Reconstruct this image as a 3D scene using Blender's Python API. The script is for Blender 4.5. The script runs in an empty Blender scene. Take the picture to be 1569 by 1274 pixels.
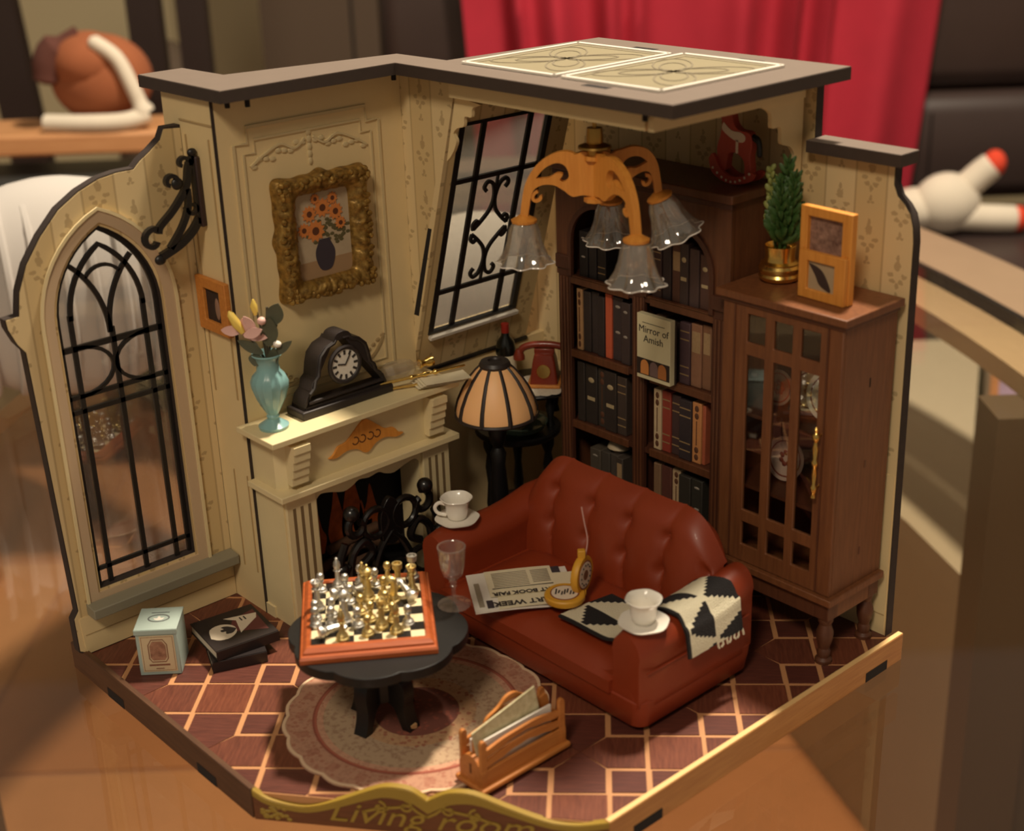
import bpy, bmesh, math, random
from mathutils import Vector, Matrix, noise
from mathutils.geometry import tessellate_polygon
S = bpy.context.scene
COL = S.collection
PI = math.pi
rnd = random.Random(7)

# ------------------------------------------------------------------ camera
YAW, PITCH, ROLL = 0.8507, 0.3936, -0.0352
CAM = Vector((4.8607, -4.3057, 3.0250))
_f = Vector((-math.sin(YAW)*math.cos(PITCH), math.cos(YAW)*math.cos(PITCH), -math.sin(PITCH)))
_r = Vector((math.cos(YAW), math.sin(YAW), 0)); _u = _r.cross(_f)
_R = _r*math.cos(ROLL) + _u*math.sin(ROLL); _U = -_r*math.sin(ROLL) + _u*math.cos(ROLL)
cd = bpy.data.cameras.new('camera'); cam = bpy.data.objects.new('camera', cd); COL.objects.link(cam)
M = Matrix((_R, _U, -_f)).transposed().to_4x4(); M.translation = CAM
cam.matrix_world = M
cd.sensor_fit = 'HORIZONTAL'; cd.sensor_width = 36.0; cd.lens = 2193.84/1569*36
cd.clip_start = 0.05; cd.clip_end = 200
cd.dof.use_dof = True; cd.dof.focus_distance = 5.9; cd.dof.aperture_fstop = 1.0
S.camera = cam

# ------------------------------------------------------------------ world, lights, exposure
S.view_settings.view_transform = 'Standard'; S.view_settings.look = 'None'
S.view_settings.gamma = 1.0; S.view_settings.use_curve_mapping = False
S.view_settings.exposure = 0.0
W = bpy.data.worlds.new('world'); S.world = W; W.use_nodes = True
bgn = W.node_tree.nodes['Background']
bgn.inputs[0].default_value = (1.0, 0.83, 0.62, 1); bgn.inputs[1].default_value = 0.155
def area(name, loc, target, size, power, col):
    l = bpy.data.lights.new(name, 'AREA'); l.shape = 'DISK'; l.size = size; l.energy = power; l.color = col
    o = bpy.data.objects.new(name, l); COL.objects.link(o); o.location = loc
    o.rotation_euler = (Vector(target) - Vector(loc)).to_track_quat('-Z', 'Y').to_euler()
    return o
area('ceiling_lamp', (0.9, 3.2, 14.0), (1.2, -1.2, 0), 1.3, 3700, (1.0, 0.86, 0.67))
area('camera_side_fill', (7.5, -11.0, 12.5), (1.2, -1.2, 0.5), 3.0, 1000, (1.0, 0.84, 0.64))  # added fill light from the camera side, not a lamp of the room

# ------------------------------------------------------------------ helpers
def rgb(r, g, b):
    def c(x):
        x /= 255.0
        return x/12.92 if x <= 0.04045 else ((x+0.055)/1.055)**2.4
    return (c(r), c(g), c(b), 1.0)
class NT:
    def __init__(s, m): s.t = m.node_tree; s.n = s.t.nodes; s.l = s.t.links
    def node(s, ty, **kw):
        n = s.n.new(ty)
        for k, v in kw.items(): setattr(n, k, v)
        return n
    def put(s, sock, v):
        if isinstance(v, (int, float)): sock.default_value = v
        elif isinstance(v, tuple): sock.default_value = v
        else: s.l.new(v, sock)
    def m(s, op, a, b=0.0, c=0.0):
        n = s.node('ShaderNodeMath', operation=op); s.put(n.inputs[0], a); s.put(n.inputs[1], b); s.put(n.inputs[2], c)
        return n.outputs[0]
    def mix(s, f, a, b):
        n = s.node('ShaderNodeMix', data_type='RGBA'); s.put(n.inputs[0], f); s.put(n.inputs[6], a); s.put(n.inputs[7], b)
        return n.outputs[2]
    def obj(s):
        n = s.node('ShaderNodeTexCoord'); x = s.node('ShaderNodeSeparateXYZ'); s.l.new(n.outputs['Object'], x.inputs[0])
        return n.outputs['Object'], x.outputs[0], x.outputs[1], x.outputs[2]
    def noise(s, vec, scale, detail=2.0, rough=0.5):
        n = s.node('ShaderNodeTexNoise'); n.inputs['Scale'].default_value = scale; n.inputs['Detail'].default_value = detail
        n.inputs['Roughness'].default_value = rough
        if vec is not None: s.l.new(vec, n.inputs['Vector'])
        return n.outputs['Fac']
    def bump(s, h, strength, dist=0.01):
        n = s.node('ShaderNodeBump'); n.inputs['Strength'].default_value = strength; n.inputs['Distance'].default_value = dist
        s.l.new(h, n.inputs['Height']); return n.outputs[0]
MATS = {}
def newmat(name):
    m = bpy.data.materials.new(name); m.use_nodes = True
    return m, NT(m), m.node_tree.nodes['Principled BSDF']
def mat(name, col, rough=0.55, metal=0.0, var=0.0, nscale=20.0, bump=0.0, coat=0.0, sub=0.0, spec=0.5, stretch=None, col2=None):
    if name in MATS: return MATS[name]
    m, t, b = newmat(name)
    b.inputs['Roughness'].default_value = rough; b.inputs['Metallic'].default_value = metal
    b.inputs['Coat Weight'].default_value = coat; b.inputs['Specular IOR Level'].default_value = spec
    if sub: b.inputs['Subsurface Weight'].default_value = sub; b.inputs['Subsurface Radius'].default_value = (0.03, 0.02, 0.01)
    if var or col2 or bump:
        v = t.obj()[0]
        if stretch:
            mp = t.node('ShaderNodeMapping'); mp.inputs['Scale'].default_value = stretch; t.l.new(v, mp.inputs['Vector']); v = mp.outputs[0]
        f = t.noise(v, nscale, 4.0, 0.6)
        f = t.m('MULTIPLY_ADD', t.m('SUBTRACT', f, 0.5), 2.2, 0.5)
        c2 = col2 if col2 else tuple(max(0.0, x*(1-var)) for x in col[:3]) + (1.0,)
        t.l.new(t.mix(f, c2, col), b.inputs['Base Color'])
        if bump: t.l.new(t.bump(f, bump), b.inputs['Normal'])
    else: b.inputs['Base Color'].default_value = col
    MATS[name] = m; return m
def wood(name, c1, c2, rough=0.45, axis=1, scale=9.0, coat=0.0):
    st = [1.0, 1.0, 1.0]
    for i in range(3): st[i] = 0.6 if i == axis else 7.0
    return mat(name, rgb(*c1), rough, col2=rgb(*c2), nscale=scale, stretch=tuple(st), bump=0.05, coat=coat)
def glassmat(name, tint, rough=0.03, refl=0.12, opac=0.0, bodycol=(0.8, 0.8, 0.8, 1), transl=False):
    m = bpy.data.materials.new(name); m.use_nodes = True; t = NT(m); t.n.clear()
    out = t.node('ShaderNodeOutputMaterial'); tr = t.node('ShaderNodeBsdfTransparent'); tr.inputs[0].default_value = tint
    gl = t.node('ShaderNodeBsdfGlossy'); gl.inputs['Roughness'].default_value = rough
    lw = t.node('ShaderNodeLayerWeight'); lw.inputs[0].default_value = 0.5
    fac = t.m('MULTIPLY_ADD', t.m('POWER', lw.outputs['Facing'], 5.0), 0.85, refl)
    mx = t.node('ShaderNodeMixShader'); t.l.new(fac, mx.inputs[0]); t.l.new(tr.outputs[0], mx.inputs[1]); t.l.new(gl.outputs[0], mx.inputs[2])
    res = mx.outputs[0]
    if opac:
        df = t.node('ShaderNodeBsdfTranslucent' if transl else 'ShaderNodeBsdfDiffuse'); df.inputs[0].default_value = bodycol
        m2 = t.node('ShaderNodeMixShader'); m2.inputs[0].default_value = opac; t.l.new(res, m2.inputs[1]); t.l.new(df.outputs[0], m2.inputs[2]); res = m2.outputs[0]
    t.l.new(res, out.inputs[0]); MATS[name] = m; return m

class MB:
    def __init__(s): s.v = []; s.f = []; s.uv = None
    def add(s, vs, fs):
        o = len(s.v); s.v += [tuple(p) for p in vs]; s.f += [tuple(i+o for i in q) for q in fs]; return s
    def box(s, x0, y0, z0, x1, y1, z1):
        return s.add([(x0,y0,z0),(x1,y0,z0),(x1,y1,z0),(x0,y1,z0),(x0,y0,z1),(x1,y0,z1),(x1,y1,z1),(x0,y1,z1)],
                     [(0,3,2,1),(4,5,6,7),(0,1,5,4),(1,2,6,5),(2,3,7,6),(3,0,4,7)])
    def cbox(s, c, d): return s.box(c[0]-d[0]/2, c[1]-d[1]/2, c[2]-d[2]/2, c[0]+d[0]/2, c[1]+d[1]/2, c[2]+d[2]/2)
    def prism(s, poly, ax, lo, hi, holes=()):
        loops = [list(poly)] + [list(h) for h in holes]
        def P(p, w): return (w, p[0], p[1]) if ax == 'x' else (p[0], w, p[1]) if ax == 'y' else (p[0], p[1], w)
        flat = [p for L in loops for p in L]; n = len(flat)
        tris = tessellate_polygon([[Vector((p[0], p[1], 0)) for p in L] for L in loops])
        fs = [tuple(t) for t in tris] + [tuple(i+n for i in reversed(t)) for t in tris]
        o = 0
        for L in loops:
            k = len(L)
            for i in range(k):
                j = (i+1) % k; fs.append((o+i, o+j, o+j+n, o+i+n))
            o += k
        return s.add([P(p, lo) for p in flat] + [P(p, hi) for p in flat], fs)
    def ring_tube(s, rings, closed=False, cap=True):
        k = len(rings[0]); vs = [p for r in rings for p in r]; fs = []; R = len(rings)
        for i in range(R if closed else R-1):
            a = i*k; b = ((i+1) % R)*k
            for j in range(k): fs.append((a+j, a+(j+1) % k, b+(j+1) % k, b+j))
        if cap and not closed: fs.append(tuple(reversed(range(k)))); fs.append(tuple((R-1)*k+j for j in range(k)))
        return s.add(vs, fs)
    def stroke(s, pts, nrm, w, d, closed=False):
        pts = [Vector(p) for p in pts]; nrm = Vector(nrm).normalized(); N = len(pts); rings = []
        for i in range(N):
            a = pts[(i-1) % N] if (closed or i) else pts[i]; b = pts[(i+1) % N] if (closed or i < N-1) else pts[i]
            t = (b-a).normalized(); q = nrm.cross(t).normalized(); ww = w[i] if isinstance(w, (list, tuple)) else w
            p = pts[i]; rings.append([p+q*ww/2+nrm*d/2, p-q*ww/2+nrm*d/2, p-q*ww/2-nrm*d/2, p+q*ww/2-nrm*d/2])
        return s.ring_tube(rings, closed)
    def tube(s, pts, r, n=8, closed=False):
        pts = [Vector(p) for p in pts]; N = len(pts); rings = []; up = Vector((0.13, 0.27, 1)).normalized()
        for i in range(N):
            a = pts[(i-1) % N] if (closed or i) else pts[i]; b = pts[(i+1) % N] if (closed or i < N-1) else pts[i]
            t = (b-a).normalized()
            if abs(t.dot(up)) > 0.98: up = Vector((1, 0.2, 0.1)).normalized()
            x = t.cross(up).normalized(); y = t.cross(x); rr = r[i] if isinstance(r, (list, tuple)) else r
            up = -y if up.dot(-y) > 0 else y
            x = t.cross(up).normalized(); y = t.cross(x)
            rings.append([pts[i] + (x*math.cos(2*PI*j/n)+y*math.sin(2*PI*j/n))*rr for j in range(n)])
        return s.ring_tube(rings, closed)
    def lathe(s, prof, n=24, c=(0,0,0), mod=None, axis=None):
        rings = []
        for r, z in prof:
            ring = []
            for j in range(n):
                a = 2*PI*j/n; rr = max(r, 1e-4)*(mod(a, z) if mod else 1.0)
                p = Vector((rr*math.cos(a), rr*math.sin(a), z))
                if axis is not None: p = axis @ p
                ring.append(p + Vector(c))
            rings.append(ring)
        return s.ring_tube(rings)
    def ell(s, c, rx, ry=None, rz=None, n=12, m=8):
        ry = rx if ry is None else ry; rz = rx if rz is None else rz
        rings = []
        for i in range(m+1):
            ph = -PI/2 + PI*i/m; k = max(math.cos(ph), 0.02)
            rings.append([(c[0]+rx*k*math.cos(2*PI*j/n), c[1]+ry*k*math.sin(2*PI*j/n), c[2]+rz*math.sin(ph)) for j in range(n)])
        return s.ring_tube(rings)
    def grid(s, fn, nu, nv):
        s.add([fn(i/nu, j/nv) for j in range(nv+1) for i in range(nu+1)],
              [(j*(nu+1)+i, j*(nu+1)+i+1, (j+1)*(nu+1)+i+1, (j+1)*(nu+1)+i) for j in range(nv) for i in range(nu)])
        return s
    def slab(s, fn, nu, nv, th):
        # closed sheet: fn(u,v) gives a point; th a thickness vector or function
        k = (nu+1)*(nv+1); A = [Vector(fn(i/nu, j/nv)) for j in range(nv+1) for i in range(nu+1)]
        T = th if callable(th) else (lambda a, b: Vector(th))
        B = [A[j*(nu+1)+i] + T(i/nu, j/nv) for j in range(nv+1) for i in range(nu+1)]
        fs = []
        for j in range(nv):
            for i in range(nu):
                q = (j*(nu+1)+i, j*(nu+1)+i+1, (j+1)*(nu+1)+i+1, (j+1)*(nu+1)+i); fs += [q, tuple(x+k for x in reversed(q))]
        edge = [i for i in range(nu+1)] + [j*(nu+1)+nu for j in range(1, nv+1)] + [nv*(nu+1)+i for i in range(nu-1, -1, -1)] + [j*(nu+1) for j in range(nv-1, 0, -1)]
        for i in range(len(edge)):
            a, b = edge[i], edge[(i+1) % len(edge)]; fs.append((a, a+k, b+k, b))
        return s.add(A+B, fs)
    def mesh(s, name, smooth=True, ang=38):
        me = bpy.data.meshes.new(name); me.from_pydata([tuple(p) for p in s.v], [], s.f); me.update()
        bm = bmesh.new(); bm.from_mesh(me); bmesh.ops.recalc_face_normals(bm, faces=bm.faces); bm.to_mesh(me); bm.free()
        if smooth:
            me.polygons.foreach_set('use_smooth', [True]*len(me.polygons)); me.set_sharp_from_angle(angle=math.radians(ang))
        return me
def obj(name, mb, m, parent=None, label=None, bev=0.0, smooth=True, ang=38, sub=0, loc=None, rz=0.0):
    me = mb if isinstance(mb, bpy.types.Mesh) else mb.mesh(name, smooth, ang)
    if m is not None and not me.materials: me.materials.append(m)
    o = bpy.data.objects.new(name, me); COL.objects.link(o)
    if parent is not None: o.parent = parent
    if label: o['label'] = label
    if loc is not None: o.location = loc
    if rz: o.rotation_euler[2] = rz
    if bev:
        b = o.modifiers.new('bevel', 'BEVEL'); b.width = bev; b.segments = 2; b.limit_method = 'ANGLE'; b.angle_limit = math.radians(40)
    if sub:
        q = o.modifiers.new('sub', 'SUBSURF'); q.levels = sub; q.render_levels = sub
    return o
def thing(name, label, cat, loc=(0,0,0), rz=0.0, group=None):
    o = bpy.data.objects.new(name, None); COL.objects.link(o); o.location = loc; o.rotation_euler[2] = rz
    o.empty_display_size = 0.05; o['label'] = label; o['category'] = cat
    if group: o['group'] = group
    return o
def tag(o, label, cat, group=None):
    o['label'] = label; o['category'] = cat
    if group: o['group'] = group
    return o
def struct(name, mb, m, label, cat, **kw):
    o = obj(name, mb, m, **kw); o['kind'] = 'structure'; o['label'] = label; o['category'] = cat; return o
def copy_tree(o, parent=None):
    c = o.copy(); COL.objects.link(c); c.parent = parent
    for ch in list(o.children): copy_tree(ch, c)
    return c
def text(name, s, size, m, parent, mtx, ext=0.001, shear=0.0, align='CENTER', sx=1.0, bold=0.0):
    c = bpy.data.curves.new(name, 'FONT'); c.body = s; c.size = size; c.extrude = ext; c.offset = bold; c.shear = shear; c.align_x = align; c.resolution_u = 3
    t = bpy.data.objects.new('tmp', c); COL.objects.link(t)
    me = bpy.data.meshes.new_from_object(t.evaluated_get(bpy.context.evaluated_depsgraph_get()))
    bpy.data.objects.remove(t); bpy.data.curves.remove(c)
    me.transform(mtx @ Matrix.Diagonal((sx, 1, 1, 1))); me.materials.clear(); me.materials.append(m)
    o = bpy.data.objects.new(name, me); COL.objects.link(o); o.parent = parent; return o
def frame_mtx(o, ex, ey):
    ex = Vector(ex).normalized(); ey = Vector(ey).normalized(); ez = ex.cross(ey)
    m = Matrix((ex, ey, ez)).transposed().to_4x4(); m.translation = Vector(o); return m
def arc(cx, cy, r, a0, a1, n=12):
    return [(cx+r*math.cos(math.radians(a0+(a1-a0)*i/n)), cy+r*math.sin(math.radians(a0+(a1-a0)*i/n))) for i in range(n+1)]
def spiral(cx, cy, r0, r1, a0, a1, n=20):
    return [(cx+(r0+(r1-r0)*i/n)*math.cos(math.radians(a0+(a1-a0)*i/n)), cy+(r0+(r1-r0)*i/n)*math.sin(math.radians(a0+(a1-a0)*i/n))) for i in range(n+1)]
def cat2(pts, n=6):
    # Catmull-Rom through 2-D or 3-D points
    P = [Vector(p) for p in pts]; out = []
    for i in range(len(P)-1):
        p0 = P[max(i-1, 0)]; p1 = P[i]; p2 = P[i+1]; p3 = P[min(i+2, len(P)-1)]
        for k in range(n):
            t = k/n; out.append(0.5*((2*p1)+(p2-p0)*t+(2*p0-5*p1+4*p2-p3)*t*t+(3*p1-p0-3*p2+p3)*t**3))
    out.append(P[-1]); return [tuple(p) for p in out]
ORD = ['first', 'second', 'third', 'fourth', 'fifth', 'sixth', 'seventh', 'eighth', 'ninth']

# ------------------------------------------------------------------ materials
CREAM = mat('cream_paint', rgb(224, 200, 150), 0.6, var=0.05, nscale=6)
CREAM2 = mat('ivory_paint', rgb(224, 206, 160), 0.5, var=0.05, nscale=8)
TAN = mat('tan_relief', rgb(176, 150, 106), 0.7)
MDF = mat('charred_edge', rgb(52, 40, 34), 0.75, var=0.25, nscale=40)
ROOFM = mat('taupe_board', rgb(116, 102, 92), 0.5, var=0.07, nscale=14)
ROOFE = mat('dark_board_edge', rgb(64, 52, 45), 0.6, var=0.15, nscale=30)
BLACK = mat('black_paint', rgb(28, 25, 24), 0.4, var=0.2, nscale=25)
SATIN = mat('black_satin', rgb(16, 15, 15), 0.42)
DARKGAP = mat('dark_slot', rgb(26, 20, 18), 0.9)
PLY = wood('plywood', (196, 140, 78), (172, 114, 60), 0.55, axis=1)
PLYE = mat('plywood_edge', rgb(232, 190, 128), 0.6)
PLYD = wood('plywood_shaded', (92, 60, 36), (72, 44, 26), 0.55, axis=0)  # darker copy of the plywood, shade on the left trim painted in
LASER = wood('lasercut_wood', (224, 152, 66), (206, 132, 50), 0.5, axis=2)
HONEY = wood('honey_wood', (206, 136, 62), (186, 114, 46), 0.5, axis=1)
WAL = wood('walnut', (108, 66, 41), (84, 49, 30), 0.42, axis=2)
WALD = wood('walnut_dark', (86, 50, 34), (66, 36, 25), 0.45, axis=2)
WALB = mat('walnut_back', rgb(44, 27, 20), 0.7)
GOLD = mat('gold', rgb(240, 202, 116), 0.25, 1.0)
BRASS = mat('brass', rgb(186, 146, 78), 0.32, 1.0)
CHESSG = mat('chess_gold', rgb(206, 182, 122), 0.44, 1.0)
CHESSS = mat('chess_silver', rgb(198, 194, 186), 0.44, 1.0)
CERAM = mat('porcelain', rgb(240, 234, 222), 0.22, coat=0.3)
PAPER = mat('paper', rgb(226, 214, 182), 0.8, var=0.05, nscale=30)
PAPERW = mat('paper_white', rgb(226, 218, 206), 0.8)
INK = mat('ink', rgb(52, 44, 40), 0.8)
INKG = mat('ink_grey', rgb(150, 138, 118), 0.85)
GLASS = glassmat('clear_glass', (0.96, 0.96, 0.95, 1), 0.04, 0.12)
FROST = glassmat('bell_glass', (0.93, 0.92, 0.90, 1), 0.07, 0.20, 0.09, rgb(240, 230, 215))
PANE = glassmat('window_pane', (0.93, 0.93, 0.92, 1), 0.02, 0.07)
PANES = glassmat('milky_pane', (0.86, 0.86, 0.85, 1), 0.06, 0.08, 0.40, rgb(160, 158, 152), True)
LEATHER = mat('russet_leather', rgb(142, 54, 24), 0.46, var=0.12, nscale=5, coat=0.05)
# ------------------------------------------------------------------ wallpaper
def wallpaper(name, axis):
    m, t, b = newmat(name); v, x, y, z = t.obj(); s = {'x': x, 'y': y}[axis]
    P, Q = 0.132, 0.225
    sp = t.m('DIVIDE', t.m('ADD', s, 10.0), P); i = t.m('FLOOR', sp); fx = t.m('SUBTRACT', t.m('FRACT', sp), 0.5)
    par = t.m('MODULO', i, 2.0)
    ty = t.m('ADD', t.m('DIVIDE', t.m('ADD', z, 10.0), Q), t.m('MULTIPLY', par, 0.5)); fy = t.m('SUBTRACT', t.m('FRACT', ty), 0.5)
    asp = Q/P; ax_ = t.m('ABSOLUTE', fx); best = None
    for cx, cy, r, ky in [(0.0, 0.13, 0.11, 0.8), (0.0, 0.25, 0.05, 0.5), (0.22, -0.03, 0.10, 1.6), (0.13, -0.13, 0.09, 1.4), (0.0, -0.20, 0.06, 0.7), (0.0, -0.36, 0.05, 0.6), (0.06, -0.42, 0.05, 1.2)]:
        dx = t.m('SUBTRACT', ax_, cx); dy = t.m('MULTIPLY', t.m('SUBTRACT', fy, cy), asp*ky)
        d = t.m('DIVIDE', t.m('SQRT', t.m('ADD', t.m('MULTIPLY', dx, dx), t.m('MULTIPLY', dy, dy))), r)
        best = d if best is None else t.m('MINIMUM', best, d)
    n = t.noise(v, 95.0, 2.0)
    mot = t.m('LESS_THAN', t.m('ADD', best, t.m('MULTIPLY', t.m('SUBTRACT', n, 0.5), 1.6)), 1.0)
    line = t.m('GREATER_THAN', ax_, 0.468)
    # the narrow running vine on every second stripe boundary
    fac = t.m('MAXIMUM', t.m('MULTIPLY', mot, 0.42), t.m('MULTIPLY', line, 0.36))
    base = t.mix(par, rgb(206, 180, 130), rgb(216, 192, 144))
    c = t.mix(fac, base, rgb(118, 90, 54))
    t.l.new(c, b.inputs['Base Color']); b.inputs['Roughness'].default_value = 0.65
    return m
WPX = wallpaper('wallpaper_x', 'x'); WPY = wallpaper('wallpaper_y', 'y')

# ------------------------------------------------------------------ floor of the model: base with raised parquet pieces
FL = [(0.0, -2.335), (1.235, -2.335), (2.175, -1.61), (2.175, 0.0), (0.0, 0.0)]
INLAY = mat('maple_inlay', rgb(190, 136, 92), 0.5)
floor = struct('floor', MB().prism(FL, 'z', -0.06, -0.003), INLAY, 'walnut parquet floor of the model room with pale inlay lines', 'floor')
def clip(poly, cl):
    out = poly
    for i in range(len(cl)):
        a, b = cl[i], cl[(i+1) % len(cl)]; inp = out; out = []
        side = lambda p: (b[0]-a[0])*(p[1]-a[1]) - (b[1]-a[1])*(p[0]-a[0])
        for k in range(len(inp)):
            p, q = inp[k], inp[(k+1) % len(inp)]; sp, sq = side(p), side(q)
            if sp >= 0: out.append(p)
            if (sp >= 0) != (sq >= 0):
                w = sp/(sp-sq); out.append((p[0]+(q[0]-p[0])*w, p[1]+(q[1]-p[1])*w))
        if len(out) < 3: return []
    return out
def tilemat(name, ang, c1, c2):
    m, t, b = newmat(name); v = t.obj()[0]
    mp = t.node('ShaderNodeMapping'); mp.inputs['Rotation'].default_value = (0, 0, ang); t.l.new(v, mp.inputs['Vector'])
    m2 = t.node('ShaderNodeMapping'); m2.inputs['Scale'].default_value = (3.0, 30.0, 1.0); t.l.new(mp.outputs[0], m2.inputs['Vector'])
    f = t.noise(m2.outputs[0], 3.0, 5.0, 0.65); f = t.m('MULTIPLY_ADD', t.m('SUBTRACT', f, 0.5), 2.4, 0.5)
    t.l.new(t.mix(f, c2, c1), b.inputs['Base Color']); b.inputs['Roughness'].default_value = 0.42
    return m
TM = [tilemat('parquet_%d' % k, a, rgb(*c1), rgb(*c2)) for k, (a, c1, c2) in enumerate([
    (PI/4, (116, 64, 46), (78, 38, 28)), (-PI/4, (104, 56, 44), (72, 36, 29)), (PI/4, (126, 70, 48), (90, 44, 30)), (-PI/4, (98, 52, 42), (70, 35, 29))])]
G = 0.0078; a0, b0 = -1.0255, -1.632; pa, pb = 0.3355, 0.331; hs = 0.2345; q2 = math.sqrt(0.5)
cen = Vector((1.1, -1.2))
tiles = []
for i in range(-6, 9):
    for j in range(-7, 8):
        ca, cb = a0+i*pa, b0+j*pb
        if (i+j) % 2 == 0:
            g2 = pa-hs; h2 = pb-hs
            for k in range(4):
                pts = [(0, 0), (g2-G, -(h2-G)), (hs-G, -(h2-G)), (hs-G, h2-G), (g2-G, h2-G)]
                for _ in range(k): pts = [(-y, x) for x, y in pts]
                tiles.append(([(ca+x, cb+y) for x, y in pts], k % 2 + (0 if (i % 2) else 2) if False else (k % 2)))
            for (sx, sy) in ((1, 1), (1, -1)):   # corner overlap squares shared with a neighbour
                xx, yy = ca+sx*pa/2, cb+sy*pb/2; w = hs-pa/2-G
                tiles.append(([(xx-w, yy-w), (xx+w, yy-w), (xx+w, yy+w), (xx-w, yy+w)], 3))
        else:
            w = pa-hs-G; tiles.append(([(ca-w, cb-w), (ca+w, cb-w), (ca+w, cb+w), (ca-w, cb+w)], 2))
FLI = [(0.004, -2.331), (1.233, -2.331), (2.171, -1.61), (2.171, -0.004), (0.004, -0.004)]
for poly, k in tiles:
    w = [((a-b)*q2, (a+b)*q2) for a, b in poly]          # a=(u+v)/sqrt2, b=(v-u)/sqrt2
    w = clip(w, FLI)
    if len(w) < 3: continue
    ar = abs(sum(w[n][0]*w[(n+1) % len(w)][1]-w[(n+1) % len(w)][0]*w[n][1] for n in range(len(w))))/2
    if ar < 0.0004: continue
    cx = sum(p[0] for p in w)/len(w); cy = sum(p[1] for p in w)/len(w)
    w = [(cx+(p[0]-cx)*0.994-cx, cy+(p[1]-cy)*0.994-cy) for p in w]
    o = obj('parquet_piece', MB().prism(w, 'z', -0.004, 0.0), TM[k], floor, smooth=False, loc=(cx, cy, 0))

# ------------------------------------------------------------------ base trims and name board
ZT, ZB = 0.014, -0.105
t1 = struct('trim_1', MB().box(-0.116, -2.36, ZB, 1.225, -2.336, ZT), PLYD, 'plywood base strip along the left front, shade painted in as darker brown', 'trim', bev=0.003)
obj('trim_cap', MB().box(-0.112, -2.358, ZT, 1.225, -2.338, ZT+0.002), PLYD, t1)
for x in (0.18, 0.86): obj('tab_slot', MB().box(x, -2.3615, -0.103, x+0.13, -2.3595, -0.062), DARKGAP, t1)
t2 = struct('trim_2', MB().box(2.176, -1.612, ZB, 2.2, 0.0415, ZT), PLY, 'golden plywood base strip along the right front', 'trim', bev=0.003)
obj('trim_cap', MB().box(2.178, -1.61, ZT, 2.198, 0.039, ZT+0.002), PLYE, t2)
for y in (-1.50, -0.20): obj('tab_slot', MB().box(2.1995, y, -0.103, 2.2015, y+0.14, -0.062), DARKGAP, t2)
nb = thing('name_board', 'wavy-topped wooden name board reading Living room at the front corner', 'sign', (1.2308, -2.3592, 0), math.atan2(0.7469, 0.9692))
top = [(0.003, 0.014), (0.056, -0.018), (0.147, -0.035), (0.217, -0.030), (0.311, 0.004), (0.406, 0.049), (0.475, 0.075), (0.553, 0.072), (0.602, 0.043), (0.617, 0.034), (0.647, 0.051), (0.697, 0.074), (0.774, 0.075), (0.871, 0.040), (0.967, 0.007), (1.043, -0.011), (1.129, -0.010), (1.222, 0.012)]
top = cat2(top, 4)
NBM = wood('board_brown', (112, 66, 32), (90, 48, 22), 0.6, axis=0)
GILT = mat('gilt_ink', rgb(150, 122, 44), 0.5)
obj('board', MB().prism(top + [(1.222, -0.104), (0.003, -0.104)], 'y', 0.0, 0.024), NBM, nb)
band = [(x, z-0.001) for x, z in top]; low = [(x, z-0.02-0.028*math.exp(-((x-0.612)/0.22)**2)) for x, z in reversed(top)]
obj('gilt_border', MB().prism(band+low, 'y', -0.0025, 0.0), GILT, nb)
obj('gilt_cap', MB().slab(lambda a, b: (top[int(round(a*(len(top)-1)))][0], 0.024*b, top[int(round(a*(len(top)-1)))][1]+0.001), len(top)-1, 1, (0, 0, 0.0015)), GILT, nb)
sc = MB()
for sx, x in ((-1, 0.54), (1, 0.69), (-1, 0.45), (1, 0.78)):
    sc.stroke([(x+sx*px, -0.002, 0.005-0.012*(abs(x-0.612) > 0.1)+pz) for px, pz in spiral(0, 0, 0.026, 0.006, 90, 470)], (0, 1, 0), 0.008, 0.003)
for sx in (-1, 1):
    sc.stroke([(0.612+sx*x, -0.002, z) for x, z in cat2([(0, -0.03), (0.03, -0.012), (0.06, 0.01), (0.1, 0.0), (0.16, -0.01), (0.22, -0.03)])], (0, 1, 0), 0.009, 0.003)
obj('gilt_scrolls', sc, GILT, nb)
fl = MB()
for k in range(26):
    fl.ell((0.03+0.10*rnd.random(), -0.001, -0.095+0.05*rnd.random()), 0.010, 0.003, 0.008, 6, 4)
    fl.ell((1.10+0.10*rnd.random(), -0.001, -0.095+0.05*rnd.random()), 0.010, 0.003, 0.008, 6, 4)
obj('gilt_flowers', fl, GILT, nb)
text('lettering', 'Living room', 0.112, GILT, nb, frame_mtx((0.615, -0.002, -0.076), (1, 0, 0), (0, 0, 1)), 0.0015, 0.35, sx=1.3)

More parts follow.
